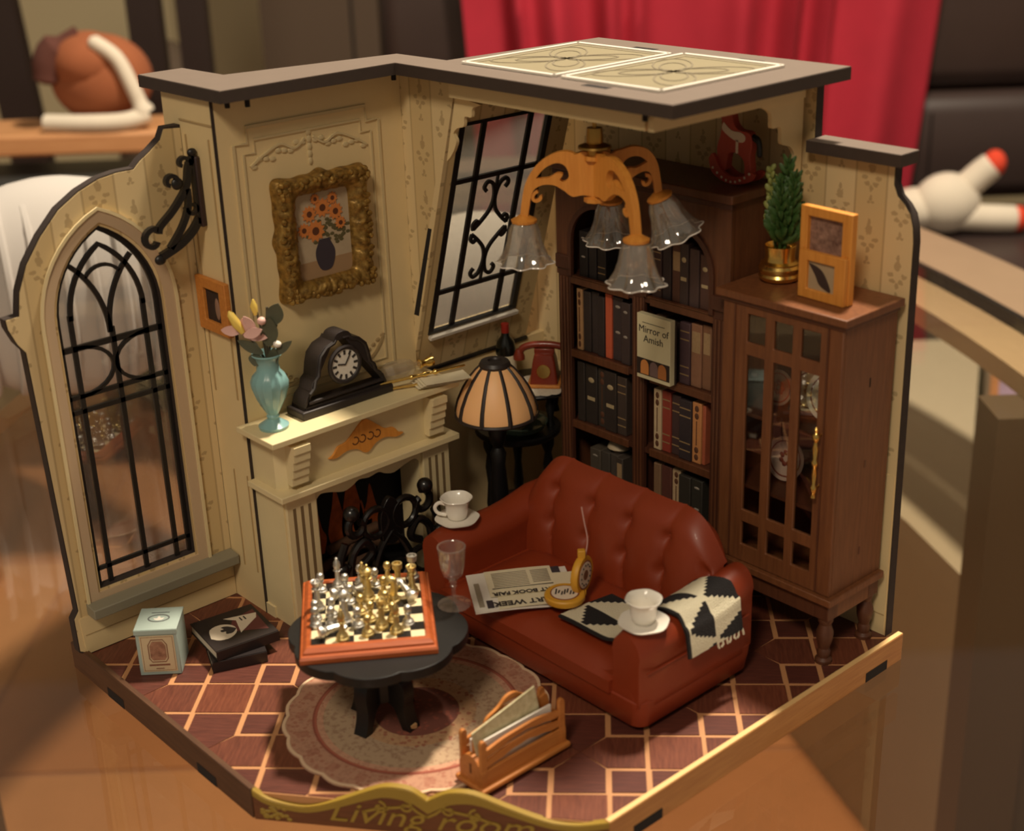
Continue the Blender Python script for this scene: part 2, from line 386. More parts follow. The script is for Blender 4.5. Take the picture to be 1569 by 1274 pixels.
# ------------------------------------------------------------------ left wall with gothic window
LW = [(-1.650, 2.13), (-1.717, 2.012), (-1.736, 1.974), (-1.791, 1.934), (-1.832, 1.909), (-1.861, 1.883), (-1.932, 1.883), (-2.007, 1.872), (-2.092, 1.840), (-2.178, 1.789), (-2.262, 1.705), (-2.330, 1.615), (-2.372, 1.522), (-2.388, 1.436), (-2.440, 1.434), (-2.437, 1.398), (-2.412, 1.335), (-2.385, 1.296), (-2.355, 0.196), (-2.377, 0.166), (-2.375, 0.02), (-2.335, -0.004), (-1.650, -0.004)]
LW[0] = (-1.650, 2.012)
yl, yr, ym, zb, zs, za = -2.248, -1.818, -2.033, 0.262, 1.36, 1.700
def gothic(o, n=10):
    # pointed arch outline offset outwards by o, from lower left round to lower right
    L, Rr, b = yl-o, yr+o, zb-o
    up = [(-1, 0)]
    pts = [(Rr, b), (Rr, zs)]
    w = (yr-yl); H = za-zs; R0 = (H*H+w*w/4)/w; cxr = yr-R0  # arc through (yr,zs) and apex
    def arcR(o):
        return [(cxr+(R0+o)*math.cos(a), zs+(R0+o)*math.sin(a)) for a in [math.acos((ym-cxr)/(R0+o))*k/n for k in range(n+1)]]
    ar = arcR(o); al = [(2*ym-p[0], p[1]) for p in reversed(ar)]
    return [(Rr, b)] + ar + al[1:] + [(L, b)]
hole = gothic(0.0)
wl = struct('wall_left', MB().prism(LW, 'x', -0.045, -0.002, [hole]), MDF, 'left model wall with striped wallpaper, curved top and gothic window', 'wall')
ins = [(p[0]+(-1.98-p[0])*0.012, p[1]+(0.95-p[1])*0.006) for p in LW]; ins[0] = (-1.652, 2.0); ins[-1] = (-1.652, 0.0); ins[-2] = (-2.33, 0.002)
obj('wallpaper_sheet', MB().prism(ins, 'x', -0.002, 0.0005, [hole]), WPY, wl, smooth=False)
obj('lower_panel', MB().prism([(-2.346, 0.004), (-1.652, 0.002), (-1.652, 0.168), (-2.355, 0.168)], 'x', 0.0005, 0.004), CREAM, wl)
obj('panel_line', MB().box(0.004, -2.34, 0.085, 0.0055, -1.655, 0.089), TAN, wl)
w1 = struct('window_1', MB().prism(gothic(0.055), 'x', 0.0006, 0.008, [gothic(0.012)]), mat('window_surround', rgb(194, 168, 136), 0.6), 'tall gothic window in the left wall with black tracery', 'window')
obj('surround_bead', MB().stroke([(0.010, p[0], p[1]) for p in gothic(0.060)], (1, 0, 0), 0.012, 0.008), CREAM2, w1)
obj('reveal', MB().prism(gothic(0.013), 'x', -0.047, -0.001, [gothic(-0.002)]), MDF, w1)
obj('glass_pane', MB().prism(gothic(-0.002), 'x', -0.040, -0.037), PANE, w1)
fb = lambda pts, w=0.019, closed=False: obj('tracery_bar', MB().stroke([(-0.028, p[0], p[1]) for p in pts], (1, 0, 0), w, 0.012, closed), BLACK, w1)
fb(gothic(-0.010), 0.02)
for y in (yl+0.063, ym+0.008, yr-0.068): fb([(y, zb), (y, zs+0.02 if abs(y-ym) > .05 else 1.30)])
for z, w in ((1.250, 0.023), (1.060, 0.018), (1.000, 0.019), (0.335, 0.017)): fb([(yl, z), (yr, z)], w)
w = (yr-yl); H = za-zs; R0 = (H*H+w*w/4)/w
gi = [p for p in gothic(-0.066) if p[1] >= zs]; fb(gi)
cR = yr-R0
fb([(cR+R0-0.215+(R0-0.02)*(math.cos(a)-1)+0.0, 1.28+(R0)*math.sin(a)) for a in [0.86*k/10 for k in range(11)]])
fb([(2*ym-(cR+R0-0.215+(R0-0.02)*(math.cos(a)-1)), 1.28+(R0)*math.sin(a)) for a in [0.86*k/10 for k in range(11)]])
fb(arc(ym, 1.46, 0.085, 35, 145, 8), 0.013)
for s_ in (-1, 1):
    fb([(ym+s_*0.150+s_*-0.145*math.cos(a), 1.155+0.097*math.sin(a)) for a in [-PI/2+PI*k/12 for k in range(13)]], 0.015)
sill = obj('window_sill', MB().prism([(0.0, 0.172), (0.07, 0.172), (0.07, 0.214), (0.0, 0.222)], 'y', -2.318, -1.655), mat('sill_grey', rgb(134, 128, 108), 0.6), w1, bev=0.004)

# ------------------------------------------------------------------ jog wall and chimney wall
C, YJ, YM = 0.236, -1.65, -0.785
wj = struct('wall_jog', MB().box(-0.12, YJ+0.001, 0.0, C-0.0045, YJ+0.0115, 2.13), CREAM, 'narrow cream return wall between gothic window and chimney breast', 'wall')
obj('edge_line', MB().box(C-0.0045, YJ-0.0005, 0.0, C+0.0005, YJ+0.0115, 2.13), MDF, wj)
for x in (0.03, 0.195): obj('relief_line', MB().box(x, YJ-0.003, 0.95, x+0.008, YJ+0.001, 1.98), TAN, wj)
obj('relief_line', MB().box(0.0, YJ-0.003, 2.03, 0.232, YJ+0.001, 2.036), TAN, wj)
for x in (0.10, 0.20): obj('relief_line', MB().box(x, YJ-0.003, 0.18, x+0.006, YJ+0.001, 0.62), TAN, wj)
wc = struct('wall_chimney', MB().box(C-0.04, YJ+0.012, 0.0, C, YM, 2.13), CREAM, 'cream panelled chimney breast wall above the fireplace', 'wall')
mo = MB()
def loopx(y0, y1, z0, z1, n):
    return [(C+0.003, y0, z1-n), (C+0.003, y0+n, z1-n), (C+0.003, y0+n, z1), (C+0.003, y1-n, z1), (C+0.003, y1-n, z1-n), (C+0.003, y1, z1-n), (C+0.003, y1, z0), (C+0.003, y0, z0)]
MOULD = mat('panel_mould', rgb(204, 184, 140), 0.55)
obj('panel_moulding', MB().stroke(loopx(-1.575, -0.905, 0.92, 2.01, 0.06), (1, 0, 0), 0.012, 0.008, True), MOULD, wc)
obj('panel_moulding', MB().stroke(loopx(-1.535, -0.945, 0.95, 1.96, 0.05), (1, 0, 0), 0.008, 0.006, True), MOULD, wc)
gar = MB()
for s_ in (-1, 1):
    gar.stroke([(C+0.004, -1.24+s_*a, z) for a, z in cat2([(0.02, 1.93), (0.07, 1.90), (0.13, 1.925), (0.20, 1.90), (0.27, 1.86)])], (1, 0, 0), 0.008, 0.008)
    for k in range(9):
        a = 0.03+0.028*k; gar.ell((C+0.002, -1.24+s_*a, 1.915-0.006*k+0.012*math.sin(k*2.1)), 0.006, 0.016, 0.010, 6, 4)
for k in range(5): gar.ell((C+0.002, -1.24, 1.95-0.028*k), 0.006, 0.014-0.001*k, 0.016, 6, 4)
obj('garland_relief', gar, MOULD, wc)
cs = MB()
for s_ in (-1, 1):
    cs.stroke([(C+0.003, -1.24+s_*a, z) for a, z in cat2([(0.14, 0.97), (0.20, 0.965), (0.25, 1.0), (0.29, 1.06)])], (1, 0, 0), 0.012, 0.006)
    for k in range(6): cs.ell((C+0.002, -1.24+s_*(0.16+0.024*k), 0.975+0.016*k), 0.005, 0.012, 0.009, 6, 4)
obj('lower_relief', cs, TAN, wc)

# ------------------------------------------------------------------ wall behind chimney: low vertical wall and slanting wall with window
us = lambda z: 0.20+0.30*(z-0.82)
struct('wall_low', MB().box(0.165, YM, 0.0, 0.20, 0.0, 0.815), CREAM, 'low cream wall under the slanting window in the back corner', 'wall')
wf = struct('wall_filler', MB().prism([(C-0.04, 0.80), (us(2.13), 2.13), (us(2.13)-0.40, 2.13), (us(2.13)-0.42, 2.05)][:2]+[(C-0.04, 2.13)], 'y', YM+0.001, YM+0.02), WPX, 'narrow wallpapered triangle between chimney breast and slanting window', 'wall')
obj('tab_slot', MB().prism([(us(1.10)-0.012, 1.10), (us(1.50)-0.012, 1.50), (us(1.50)-0.036, 1.50), (us(1.10)-0.044, 1.10)], 'y', YM-0.0005, YM+0.002), DARKGAP, wf)
# local frame of the slanting wall: origin at its lower edge, y along the wall, z up the slope
ws = bpy.data.objects.new('wall_slanted', None)
gz0, gz1, gy0, gy1 = 0.19, 1.16, -0.715, -0.235
sl = MB().prism([(YM, 0.0), (-0.115, 0.0), (-0.115, 1.368), (YM, 1.368)], 'x', -0.03, 0.0, [[(gy0, gz0), (gy1, gz0), (gy1, gz1), (gy0, gz1)]])
slo = obj('wall_slanted', sl, WPY); slo['kind'] = 'structure'; slo['label'] = 'wallpapered wall slanting inward in the back left corner'; slo['category'] = 'wall'
SLM = Matrix.Translation((0.20, 0, 0.82)) @ Matrix.Rotation(math.atan(0.30), 4, 'Y'); slo.matrix_world = SLM
bpy.data.objects.remove(ws)
obj('ledge_strip', MB().box(-0.02, YM, -0.012, 0.012, -0.115, 0.004), BLACK, slo)
w2 = struct('window_2', MB().stroke([(-0.004, gy0, gz0), (-0.004, gy1, gz0), (-0.004, gy1, gz1), (-0.004, gy0, gz1)], (1, 0, 0), 0.030, 0.016, True), BLACK, 'slanting window with black scrolled iron grille', 'window')
w2.matrix_world = SLM
obj('glass_pane', MB().box(-0.022, gy0, gz0, -0.018, gy1, gz1), PANES, w2)
gb = lambda pts, w=0.015: obj('grille_bar', MB().stroke([(-0.010, p[0], p[1]) for p in pts], (1, 0, 0), w, 0.010), BLACK, w2)
ya, yb_ = gy0+0.125, gy1-0.10; yc = (ya+yb_)/2
gb([(ya, gz0), (ya, gz1)], 0.026); gb([(yb_, gz0), (yb_, gz1)], 0.026)
for z in (gz0+0.19, gz1-0.26): gb([(gy0, z), (gy1, z)], 0.021)
gb([(yc, gz0+0.19), (yc, gz0+0.33)], 0.010); gb([(yc, gz1-0.40), (yc, gz1-0.26)], 0.010)
gs = lambda pts: obj('grille_scroll', MB().stroke([(-0.010, p[0], p[1]) for p in pts], (1, 0, 0), 0.016, 0.010), BLACK, w2)
zm = (gz0+0.33+gz1-0.40)/2
for sy in (-1, 1):
    for sz in (-1, 1):
        gs([(yc+sy*a, zm+sz*b) for a, b in spiral(0.048, 0.205, 0.012, 0.028, -60, -60+250, 12)[::-1][:0] + cat2([(0.052, 0.185), (0.066, 0.205), (0.050, 0.228), (0.022, 0.215), (0.006, 0.175), (0.004, 0.130), (0.020, 0.085), (0.060, 0.040), (0.092, 0.012)], 5)])
        gs([(yc+sy*a, zm+sz*b) for a, b in cat2([(0.092, 0.010), (0.096, 0.035), (0.080, 0.050), (0.066, 0.040)], 5)])
obj('white_sill', MB().box(0.0, gy0-0.01, gz0-0.030, 0.022, gy1+0.02, gz0-0.012), mat('sill_white', rgb(214, 206, 192), 0.5), w2, bev=0.003)

# ------------------------------------------------------------------ back wall with stepped right end
BW = [(0.06, -0.004), (2.147, -0.004), (2.137, 1.60), (2.131, 1.653), (2.117, 1.699), (2.093, 1.730), (2.060, 1.757), (2.042, 1.796), (2.042, 1.872), (1.690, 1.872), (1.690, 2.13), (0.52, 2.13), (0.06, 1.25)]
wb = struct('wall_back', MB().prism(BW, 'y', 0.002, 0.042), MDF, 'back model wall with striped wallpaper and curved right end', 'wall')
ins = [(p[0]+(1.1-p[0])*0.004, p[1]) for p in BW]
obj('wallpaper_sheet', MB().prism(ins, 'y', -0.0005, 0.002), WPX, wb, smooth=False)
obj('lower_panel', MB().prism([(0.2, 0.0), (2.138, 0.0), (2.134, 0.69), (0.2, 0.69)], 'y', -0.004, -0.0005), CREAM, wb)
obj('panel_line', MB().box(0.2, -0.006, 0.086, 2.136, -0.004, 0.090), TAN, wb)
obj('panel_line', MB().box(2.06, -0.006, 0.16, 2.065, -0.004, 0.62), TAN, wb)
obj('step_ledge', MB().box(1.692, -0.05, 1.874, 2.092, 0.06, 1.917), ROOFM, wb)
obj('ledge_edge', MB().box(1.690, -0.052, 1.872, 2.094, -0.050, 1.915), ROOFE, wb)
obj('ledge_edge', MB().box(2.092, -0.050, 1.872, 2.094, 0.06, 1.915), ROOFE, wb)

# ------------------------------------------------------------------ roof board
RO = [(-0.234, -1.651), (0.358, -1.651), (0.358, -0.894), (1.797, -0.894), (1.797, 0.01), (0.53, 0.01), (0.47, -0.735), (0.178, -0.745), (0.10, -1.472), (-0.234, -1.485)]
RO = [(-0.234, -1.675), (0.358, -1.675), (0.358, -0.894), (1.797, -0.894), (1.797, 0.05), (0.53, 0.05), (0.48, -0.735), (0.178, -0.745), (0.05, -1.472), (-0.234, -1.485)]
rf = struct('roof', MB().prism(RO, 'z', 2.131, 2.175), ROOFE, 'stepped dark-edged roof board over the model room', 'roof')
RT = [(p[0]*0.9985, p[1]*0.9985) for p in RO]
obj('top_sheet', MB().prism(RT, 'z', 2.1735, 2.1775), ROOFM, rf)
PAN = mat('skylight_cream', rgb(150, 140, 114), 0.35, var=0.05); WHT = mat('white_edging', rgb(226, 220, 208), 0.3)
SCR = mat('skylight_scroll', rgb(128, 118, 98), 0.5)
def skylight(x0, y0, x1, y1, dark):
    p = obj('skylight_panel', MB().box(x0, y0, 2.1775, x1, y1, 2.181), PAN, rf)
    for a, b in (((x0, y0), (x1, y0)), ((x1, y0), (x1, y1)), ((x1, y1), (x0, y1)), ((x0, y1), (x0, y0))):
        obj('white_strip', MB().stroke([(a[0], a[1], 2.183), (b[0], b[1], 2.183)], (0, 0, 1), 0.022, 0.008), WHT, p)
    obj('dark_line', MB().stroke([(x0+.035, y0+.035, 2.1815), (x1-.035, y0+.035, 2.1815), (x1-.035, y1-.035, 2.1815), (x0+.035, y1-.035, 2.1815)], (0, 0, 1), 0.010, 0.002, True), SCR, p)
    cx, cy = (x0+x1)/2, (y0+y1)/2; q = MB()
    for k in range(4):
        for r in (0.10, 0.15):
            ca, sa = math.cos(k*PI/2+PI/4), math.sin(k*PI/2+PI/4)
            pts = [(cx+(ca*(r+r*math.cos(t))-sa*0.5*r*math.sin(t))*0.95, cy+(sa*(r+r*math.cos(t))+ca*0.5*r*math.sin(t))*1.0, 2.182) for t in [2*PI*n/16 for n in range(16)]]
            q.stroke(pts, (0, 0, 1), 0.0065, 0.002, True)
    obj('scroll_print', q, SCR, p)
skylight(0.60, -0.75, 1.10, -0.14, True)
skylight(1.145, -0.75, 1.615, -0.11, False)
for x, y in ((1.30, -0.815), (0.84, -0.085), (1.36, -0.075)): obj('tab_slot', MB().box(x, y, 2.1772, x+0.12, y+0.035, 2.1782), DARKGAP, rf)
# cornice boards and shaped brackets hanging under the roof
obj('cornice_front', MB().box(0.60, -0.83, 2.062, 1.615, -0.80, 2.131), CREAM, rf)
obj('cornice_right', MB().box(1.63, -0.83, 2.062, 1.655, -0.02, 2.131), CREAM, rf)
wav = cat2([(0.0, 0.36), (0.03, 0.31), (0.05, 0.25), (0.03, 0.21), (0.06, 0.17), (0.11, 0.15), (0.12, 0.09), (0.17, 0.085), (0.18, 0.03), (0.24, 0.0)], 4)
obj('bracket_right', MB().prism([(-0.02, 2.062), (-0.02, 2.062-0.40)] + [(-0.03-a, 2.062-b) for a, b in wav], 'x', 1.632, 1.648), CREAM, rf)
obj('bracket_left', MB().prism([(0.60, 2.062), (0.53, 1.80)] + [(0.555+a*0.80, 2.045-b*0.62) for a, b in wav], 'y', -0.80, -0.785), CREAM, rf)
for x, y in ((0.29, -1.61), (0.33, -1.55), (0.30, -0.86), (1.635, -0.85)): obj('peg', MB().lathe([(0.010, -0.03), (0.010, 0.0)], 8, (x, y, 2.131)), DARKGAP, rf)
# ------------------------------------------------------------------ fireplace
fp = thing('fireplace', 'ivory painted fireplace with fluted pilasters and wooden ornament', 'fireplace', (C, -1.22, 0))
X = lambda u: u-C
Yv = lambda v: v+1.22
arch_ = cat2([(-0.262, 0.545), (-0.24, 0.562), (-0.19, 0.553), (-0.13, 0.535), (-0.085, 0.545), (-0.05, 0.562), (0.0, 0.555), (0.05, 0.562), (0.085, 0.545), (0.13, 0.535), (0.19, 0.553), (0.24, 0.562), (0.262, 0.545)], 3)
arch_ = [(y, z-0.01+0.0*y) for y, z in arch_]
obj('lower_body', MB().prism([(-0.42, 0.0), (-0.262, 0.0)] + arch_ + [(0.262, 0.0), (0.42, 0.0), (0.42, 0.592), (-0.42, 0.592)], 'x', X(0.30), X(0.435)), CREAM2, fp)
obj('side_panel', MB().box(0.001, -0.42, 0, X(0.30), -0.40, 0.592), CREAM2, fp)
obj('side_panel', MB().box(0.001, 0.40, 0, X(0.30), 0.42, 0.592), CREAM2, fp)
obj('firebox', MB().box(X(0.245), -0.40, 0.0, X(0.262), 0.40, 0.59), mat('soot', rgb(20, 15, 13), 0.9), fp)
FLAME = mat('flame_print', rgb(190, 92, 36), 0.8, var=0.5, nscale=30); LOG = mat('log_print', rgb(96, 66, 44), 0.9, var=0.4, nscale=20)
for k, (y, h, w) in enumerate([(-0.06, 0.46, 0.05), (0.02, 0.52, 0.06), (-0.16, 0.40, 0.04), (0.12, 0.42, 0.05), (0.07, 0.36, 0.05)]):
    obj('flame', MB().prism(cat2([(y-w*.6, 0.18), (y-w, 0.26), (y-w*.4, h-0.08), (y, h), (y+w*.5, h-0.10), (y+w, 0.25), (y+w*.6, 0.18)], 4), 'x', X(0.262), X(0.264)), FLAME, fp)
for k, (y, z, a) in enumerate([(-0.12, 0.14, 0.3), (0.10, 0.15, -0.25), (0.0, 0.21, 0.1), (0.0, 0.09, 0.0)]):
    obj('log', MB().tube([(X(0.285), y-0.13, z-0.13*a), (X(0.285), y+0.13, z+0.13*a)], 0.022, 10), LOG, fp)
obj('hearth', MB().box(X(0.262), -0.262, 0.0, X(0.43), 0.262, 0.012), mat('soot2', rgb(30, 24, 22), 0.9), fp)
obj('plinth', MB().box(0.0, -0.428, 0.0, X(0.300), -0.405, 0.05), CREAM2, fp)
for sy in (-1, 1):
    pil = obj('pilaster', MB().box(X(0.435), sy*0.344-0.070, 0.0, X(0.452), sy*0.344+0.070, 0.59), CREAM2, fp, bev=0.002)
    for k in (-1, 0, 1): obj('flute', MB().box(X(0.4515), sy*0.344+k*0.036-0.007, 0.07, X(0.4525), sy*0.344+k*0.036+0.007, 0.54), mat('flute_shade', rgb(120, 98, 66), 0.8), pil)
obj('lower_shelf', MB().box(0.001, -0.452, 0.592, X(0.485), 0.452, 0.618), CREAM2, fp, bev=0.003)
obj('upper_body', MB().prism([(0.001, -0.418), (X(0.395), -0.418), (X(0.43), -0.382), (X(0.43), 0.382), (X(0.395), 0.418), (0.001, 0.418)], 'z', 0.618, 0.835), CREAM2, fp)
obj('mantel_shelf', MB().box(0.001, -0.475, 0.835, X(0.495), 0.455, 0.860), CREAM2, fp, bev=0.003)
for sy in (-1, 1):
    cp = []
    for k in range(5):
        z = 0.812-0.036*k; d = 0.070-0.009*k; cp += [(X(0.43)+d, z), (X(0.43)+d, z-0.026), (X(0.43)+d-0.010, z-0.030)]
    obj('corbel', MB().prism([(X(0.425), 0.815), (X(0.43)+0.070, 0.815)] + cp + [(X(0.425), 0.64)], 'y', sy*0.345-0.038, sy*0.345+0.038), CREAM2, fp, smooth=False)
orn = cat2([(-0.19, 0.690), (-0.165, 0.700), (-0.14, 0.728), (-0.10, 0.735), (-0.06, 0.765), (-0.03, 0.790), (0.0, 0.806), (0.03, 0.790), (0.06, 0.765), (0.10, 0.735), (0.14, 0.728), (0.165, 0.700), (0.19, 0.690), (0.15, 0.682), (0.10, 0.697), (0.05, 0.690), (0.02, 0.668), (0.0, 0.660), (-0.02, 0.668), (-0.05, 0.690), (-0.10, 0.697), (-0.15, 0.682), (-0.19, 0.690)], 3)[:-1]
on = obj('wooden_ornament', MB().prism(orn, 'x', X(0.43), X(0.440)), LASER, fp, bev=0.002)
for y in (-0.055, -0.02, 0.02, 0.055): obj('cut_scroll', MB().stroke([(X(0.4405), y+a, 0.728+b) for a, b in arc(0, 0, 0.016, 200, 470, 8)], (1, 0, 0), 0.005, 0.001), mat('burnt_cut', rgb(96, 52, 20), 0.8), on)

# fire screen standing before the hearth
fs = thing('fire_screen', 'black iron fire screen with curling scrolls before the hearth', 'fire screen', (0.535, -1.2, 0.0))
IR = mat('cast_black', rgb(22, 19, 18), 0.3, coat=0.3)
def sw(pts, r=0.020, n=8): return obj('scroll', MB().tube([(0, a, b) for a, b in pts], r, n), IR, fs)
for sy in (-1, 1):
    obj('foot', MB().tube([(-0.055, sy*0.20, 0.012), (0.0, sy*0.20, 0.03), (0.06, sy*0.20, 0.012)], 0.012, 8), IR, fs)
    sw(cat2([(sy*0.20, 0.02), (sy*0.215, 0.15), (sy*0.20, 0.28), (sy*0.14, 0.33), (sy*0.10, 0.27), (sy*0.15, 0.23)]), 0.018)
    sw([(sy*0.165+a, 0.405+b) for a, b in spiral(0, 0, 0.055, 0.020, 90 if sy > 0 else 90, 90-sy*330, 16)], 0.017)
    sw(cat2([(sy*0.23, 0.35), (sy*0.26, 0.28), (sy*0.25, 0.22), (sy*0.22, 0.25)]), 0.018)
    sw([(sy*0.075+a, 0.39+b) for a, b in arc(0, 0, 0.062, 0, 360, 18)], 0.015)
    sw(cat2([(sy*0.02, 0.06), (sy*0.09, 0.16), (sy*0.06, 0.26), (0.0, 0.33)]), 0.016)
    sw(cat2([(sy*0.20, 0.06), (sy*0.12, 0.10), (sy*0.10, 0.18), (sy*0.16, 0.20)]), 0.014)
    obj('knob', MB().ell((0, sy*0.19, 0.47), 0.034, 0.034, 0.034, 14, 10), IR, fs)
    obj('knob', MB().ell((0, sy*0.255, 0.24), 0.030, 0.030, 0.030, 14, 10), IR, fs)
obj('crest', MB().prism(cat2([(-0.05, 0.30), (-0.055, 0.40), (-0.03, 0.46), (0.0, 0.485), (0.03, 0.46), (0.055, 0.40), (0.05, 0.30), (0, 0.27), (-0.05, 0.30)], 4)[:-1], 'x', -0.012, 0.012), IR, fs, bev=0.004)
obj('bottom_rail', MB().box(-0.012, -0.24, 0.03, 0.012, 0.24, 0.055), IR, fs, bev=0.004)

# ------------------------------------------------------------------ bookcase
bc = thing('bookcase', 'tall dark walnut bookcase with twin arches and fluted posts', 'bookcase', (0.60, -0.28, 0))
WB = 0.945; DB = 0.262; HB = 1.735     # width, depth, height; local x right, y back
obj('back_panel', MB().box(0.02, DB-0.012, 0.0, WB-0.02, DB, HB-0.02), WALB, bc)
for x in (0.0, WB-0.022): obj('side_panel', MB().box(x, 0.012, 0.0, x+0.022, DB, HB-0.03), WAL, bc)
obj('divider', MB().box(WB/2-0.012, 0.02, 0.0, WB/2+0.012, DB-0.012, 1.60), WALD, bc)
def post(x, w):
    p = obj('fluted_post', MB().box(x-w/2, -0.006, 0.0, x+w/2, 0.014, 1.275), WALD, bc, bev=0.002)
    for k in (-1, 0, 1): obj('reed', MB().tube([(x+k*w*0.27, -0.006, 0.06), (x+k*w*0.27, -0.006, 1.24)], w*0.085, 6), WAL, p)
    obj('capital', MB().box(x-w*0.62, -0.016, 1.275, x+w*0.62, 0.014, 1.335), WALD, bc, bev=0.004)
post(0.045, 0.07); post(WB/2, 0.066); post(WB-0.045, 0.07)
SH = [1.245, 0.915, 0.585, 0.27, 0.03]
for x0, x1 in ((0.022, WB/2-0.012), (WB/2+0.012, WB-0.022)):
    for z in SH:
        s_ = obj('shelf', MB().box(x0, 0.0, z-0.022, x1, DB-0.012, z), WALD, bc)
        obj('shelf_lip', MB().box(x0+0.05, -0.004, z-0.030, x1-0.045, 0.010, z+0.004), WAL, s_, bev=0.002)
# upper front board with two arched openings
def archhole(x0, x1, z0, zs_, n=14):
    c = (x0+x1)/2; r = (x1-x0)/2
    return [(x0, z0)] + [(c+r*math.cos(a), zs_+r*math.sin(a)) for a in [PI-PI*k/n for k in range(n+1)]] + [(x1, z0)]
A1, A2 = (0.085, WB/2-0.042), (WB/2+0.042, WB-0.085)
h1, h2 = archhole(*A1, 1.252, 1.40), archhole(*A2, 1.252, 1.40)
obj('arched_front', MB().prism([(0.0, 1.245), (WB, 1.245), (WB, 1.70), (0, 1.70)], 'y', -0.004, 0.014, [h1, h2]), WAL, bc)
for h in (h1, h2): obj('arch_moulding', MB().stroke([(p[0], -0.008, p[1]) for p in h], (0, 1, 0), 0.022, 0.014), WALD, bc)
obj('top_board', MB().box(-0.02, -0.03, 1.700, WB+0.02, DB+0.004, 1.735), WAL, bc, bev=0.005)
obj('cornice', MB().box(-0.008, -0.016, 1.675, WB+0.008, 0.0, 1.700), WALD, bc, bev=0.004)
# books: (column, shelf z, list of (width, height, colour, decoration))
def bookmat(c): return mat('book_%d_%d_%d' % c, rgb(*c), 0.6, var=0.18, nscale=30)
CN = {}
def books(col, shelf, z, x, items, sname, depth=0.17, front=0.02):
    for k, (w, h, c, cname, deco) in enumerate(items):
        y0 = front + 0.006*((k*7) % 3)
        b = obj('book', MB().box(-w/2+0.001, 0, 0, w/2-0.001, depth, h), bookmat(c), bev=0.003, loc=(0.60+x+w/2, -0.28+y0, z+0.0005))
        tag(b, '%s book, %s from left on the %s' % (cname, ORD[k], sname), 'book', 'books in the dark bookcase')
        if deco == 'bands':
            for zz in (0.15, 0.28, 0.72, 0.85): obj('spine_band', MB().box(-w/2+0.004, -0.001, h*zz, w/2-0.004, 0.0005, h*zz+0.005), mat('spine_tan', rgb(150, 122, 84), 0.6), b)
        elif deco == 'label':
            obj('spine_label', MB().box(-w/2+0.006, -0.001, h*0.55, w/2-0.006, 0.0005, h*0.88), mat('spine_buff', rgb(168, 138, 100), 0.7, var=0.2, nscale=60), b)
        elif deco == 'orn':
            q = MB()
            for zz in (0.10, 0.22, 0.78, 0.90): q.ell((0, 0, h*zz), w*0.24, 0.002, h*0.055, 6, 4)
            q.box(-0.002, -0.0015, h*0.3, 0.002, 0.0005, h*0.7); obj('spine_ornament', q, mat('spine_rust', rgb(92, 56, 36), 0.7), b)
        elif deco == 'stamp':
            q = MB(); q.ell((0, 0, h*0.74), w*0.26, 0.002, h*0.045, 8, 5); q.box(-w*0.32, -0.0015, h*0.40, w*0.32, 0.0005, h*0.46); obj('spine_stamp', q, mat('spine_cream', rgb(176, 156, 118), 0.7), b)
        elif deco == 'white':
            q = MB()
            for zz in (0.45, 0.85): q.ell((0, 0, h*zz), w*0.25, 0.002, h*0.025, 6, 4)
            obj('spine_mark', q, mat('spine_grey', rgb(150, 140, 128), 0.7), b)
        x += w
L0, R0_ = 0.085, WB/2+0.042
D = 'dark'
books(0, 0, SH[0], L0+0.025, [(0.05, 0.20, (38, 32, 30), 'black', 'white'), (0.045, 0.19, (48, 42, 42), 'charcoal', ''), (0.05, 0.20, (44, 36, 34), 'sooty brown', 'bands')], 'left arched top shelf')
books(1, 0, SH[0], R0_+0.01, [(0.05, 0.22, (72, 50, 44), 'plum brown', 'bands'), (0.045, 0.24, (58, 46, 46), 'slate', ''), (0.05, 0.235, (96, 62, 48), 'rust', 'label'), (0.045, 0.25, (66, 50, 46), 'umber', 'stamp'), (0.05, 0.235, (80, 60, 56), 'mauve brown', ''), (0.05, 0.22, (88, 60, 50), 'brown', 'stamp')], 'right arched top shelf')
books(0, 1, SH[1], L0+0.005, [(0.034, 0.275, (196, 152, 106), 'buff', 'orn'), (0.045, 0.27, (56, 46, 42), 'charcoal', ''), (0.045, 0.275, (58, 48, 46), 'dark grey', ''), (0.04, 0.265, (52, 42, 40), 'black brown', ''), (0.038, 0.285, (206, 96, 62), 'orange red', ''), (0.06, 0.28, (64, 52, 52), 'slate', 'white'), (0.05, 0.27, (68, 54, 52), 'grey brown', 'white')], 'second left shelf')
books(1, 1, SH[1], R0_+0.02, [(0.05, 0.255, (112, 82, 66), 'dull brown', 'label'), (0.05, 0.25, (64, 46, 40), 'dark brown', ''), (0.04, 0.245, (58, 42, 38), 'black brown', ''), (0.055, 0.26, (84, 62, 66), 'mauve', 'bands'), (0.055, 0.265, (146, 104, 78), 'tan', 'label'), (0.045, 0.27, (132, 92, 66), 'brown', 'label')], 'second right shelf')
books(0, 2, SH[2], L0+0.002, [(0.045, 0.275, (54, 46, 40), 'olive black', ''), (0.07, 0.275, (52, 44, 38), 'black', 'stamp'), (0.05, 0.27, (62, 54, 46), 'dark olive', 'orn'), (0.07, 0.275, (56, 46, 40), 'soot', 'stamp'), (0.055, 0.265, (72, 58, 50), 'umber', 'bands')], 'third left shelf')
books(1, 2, SH[2], R0_+0.022, [(0.042, 0.27, (206, 180, 142), 'cream', 'orn'), (0.048, 0.27, (150, 62, 46), 'red', 'bands'), (0.05, 0.265, (72, 52, 50), 'maroon', 'bands'), (0.066, 0.262, (56, 46, 48), 'charcoal', 'bands'), (0.048, 0.265, (204, 138, 84), 'orange', 'orn'), (0.018, 0.26, (176, 92, 62), 'thin rust', '')], 'third right shelf')
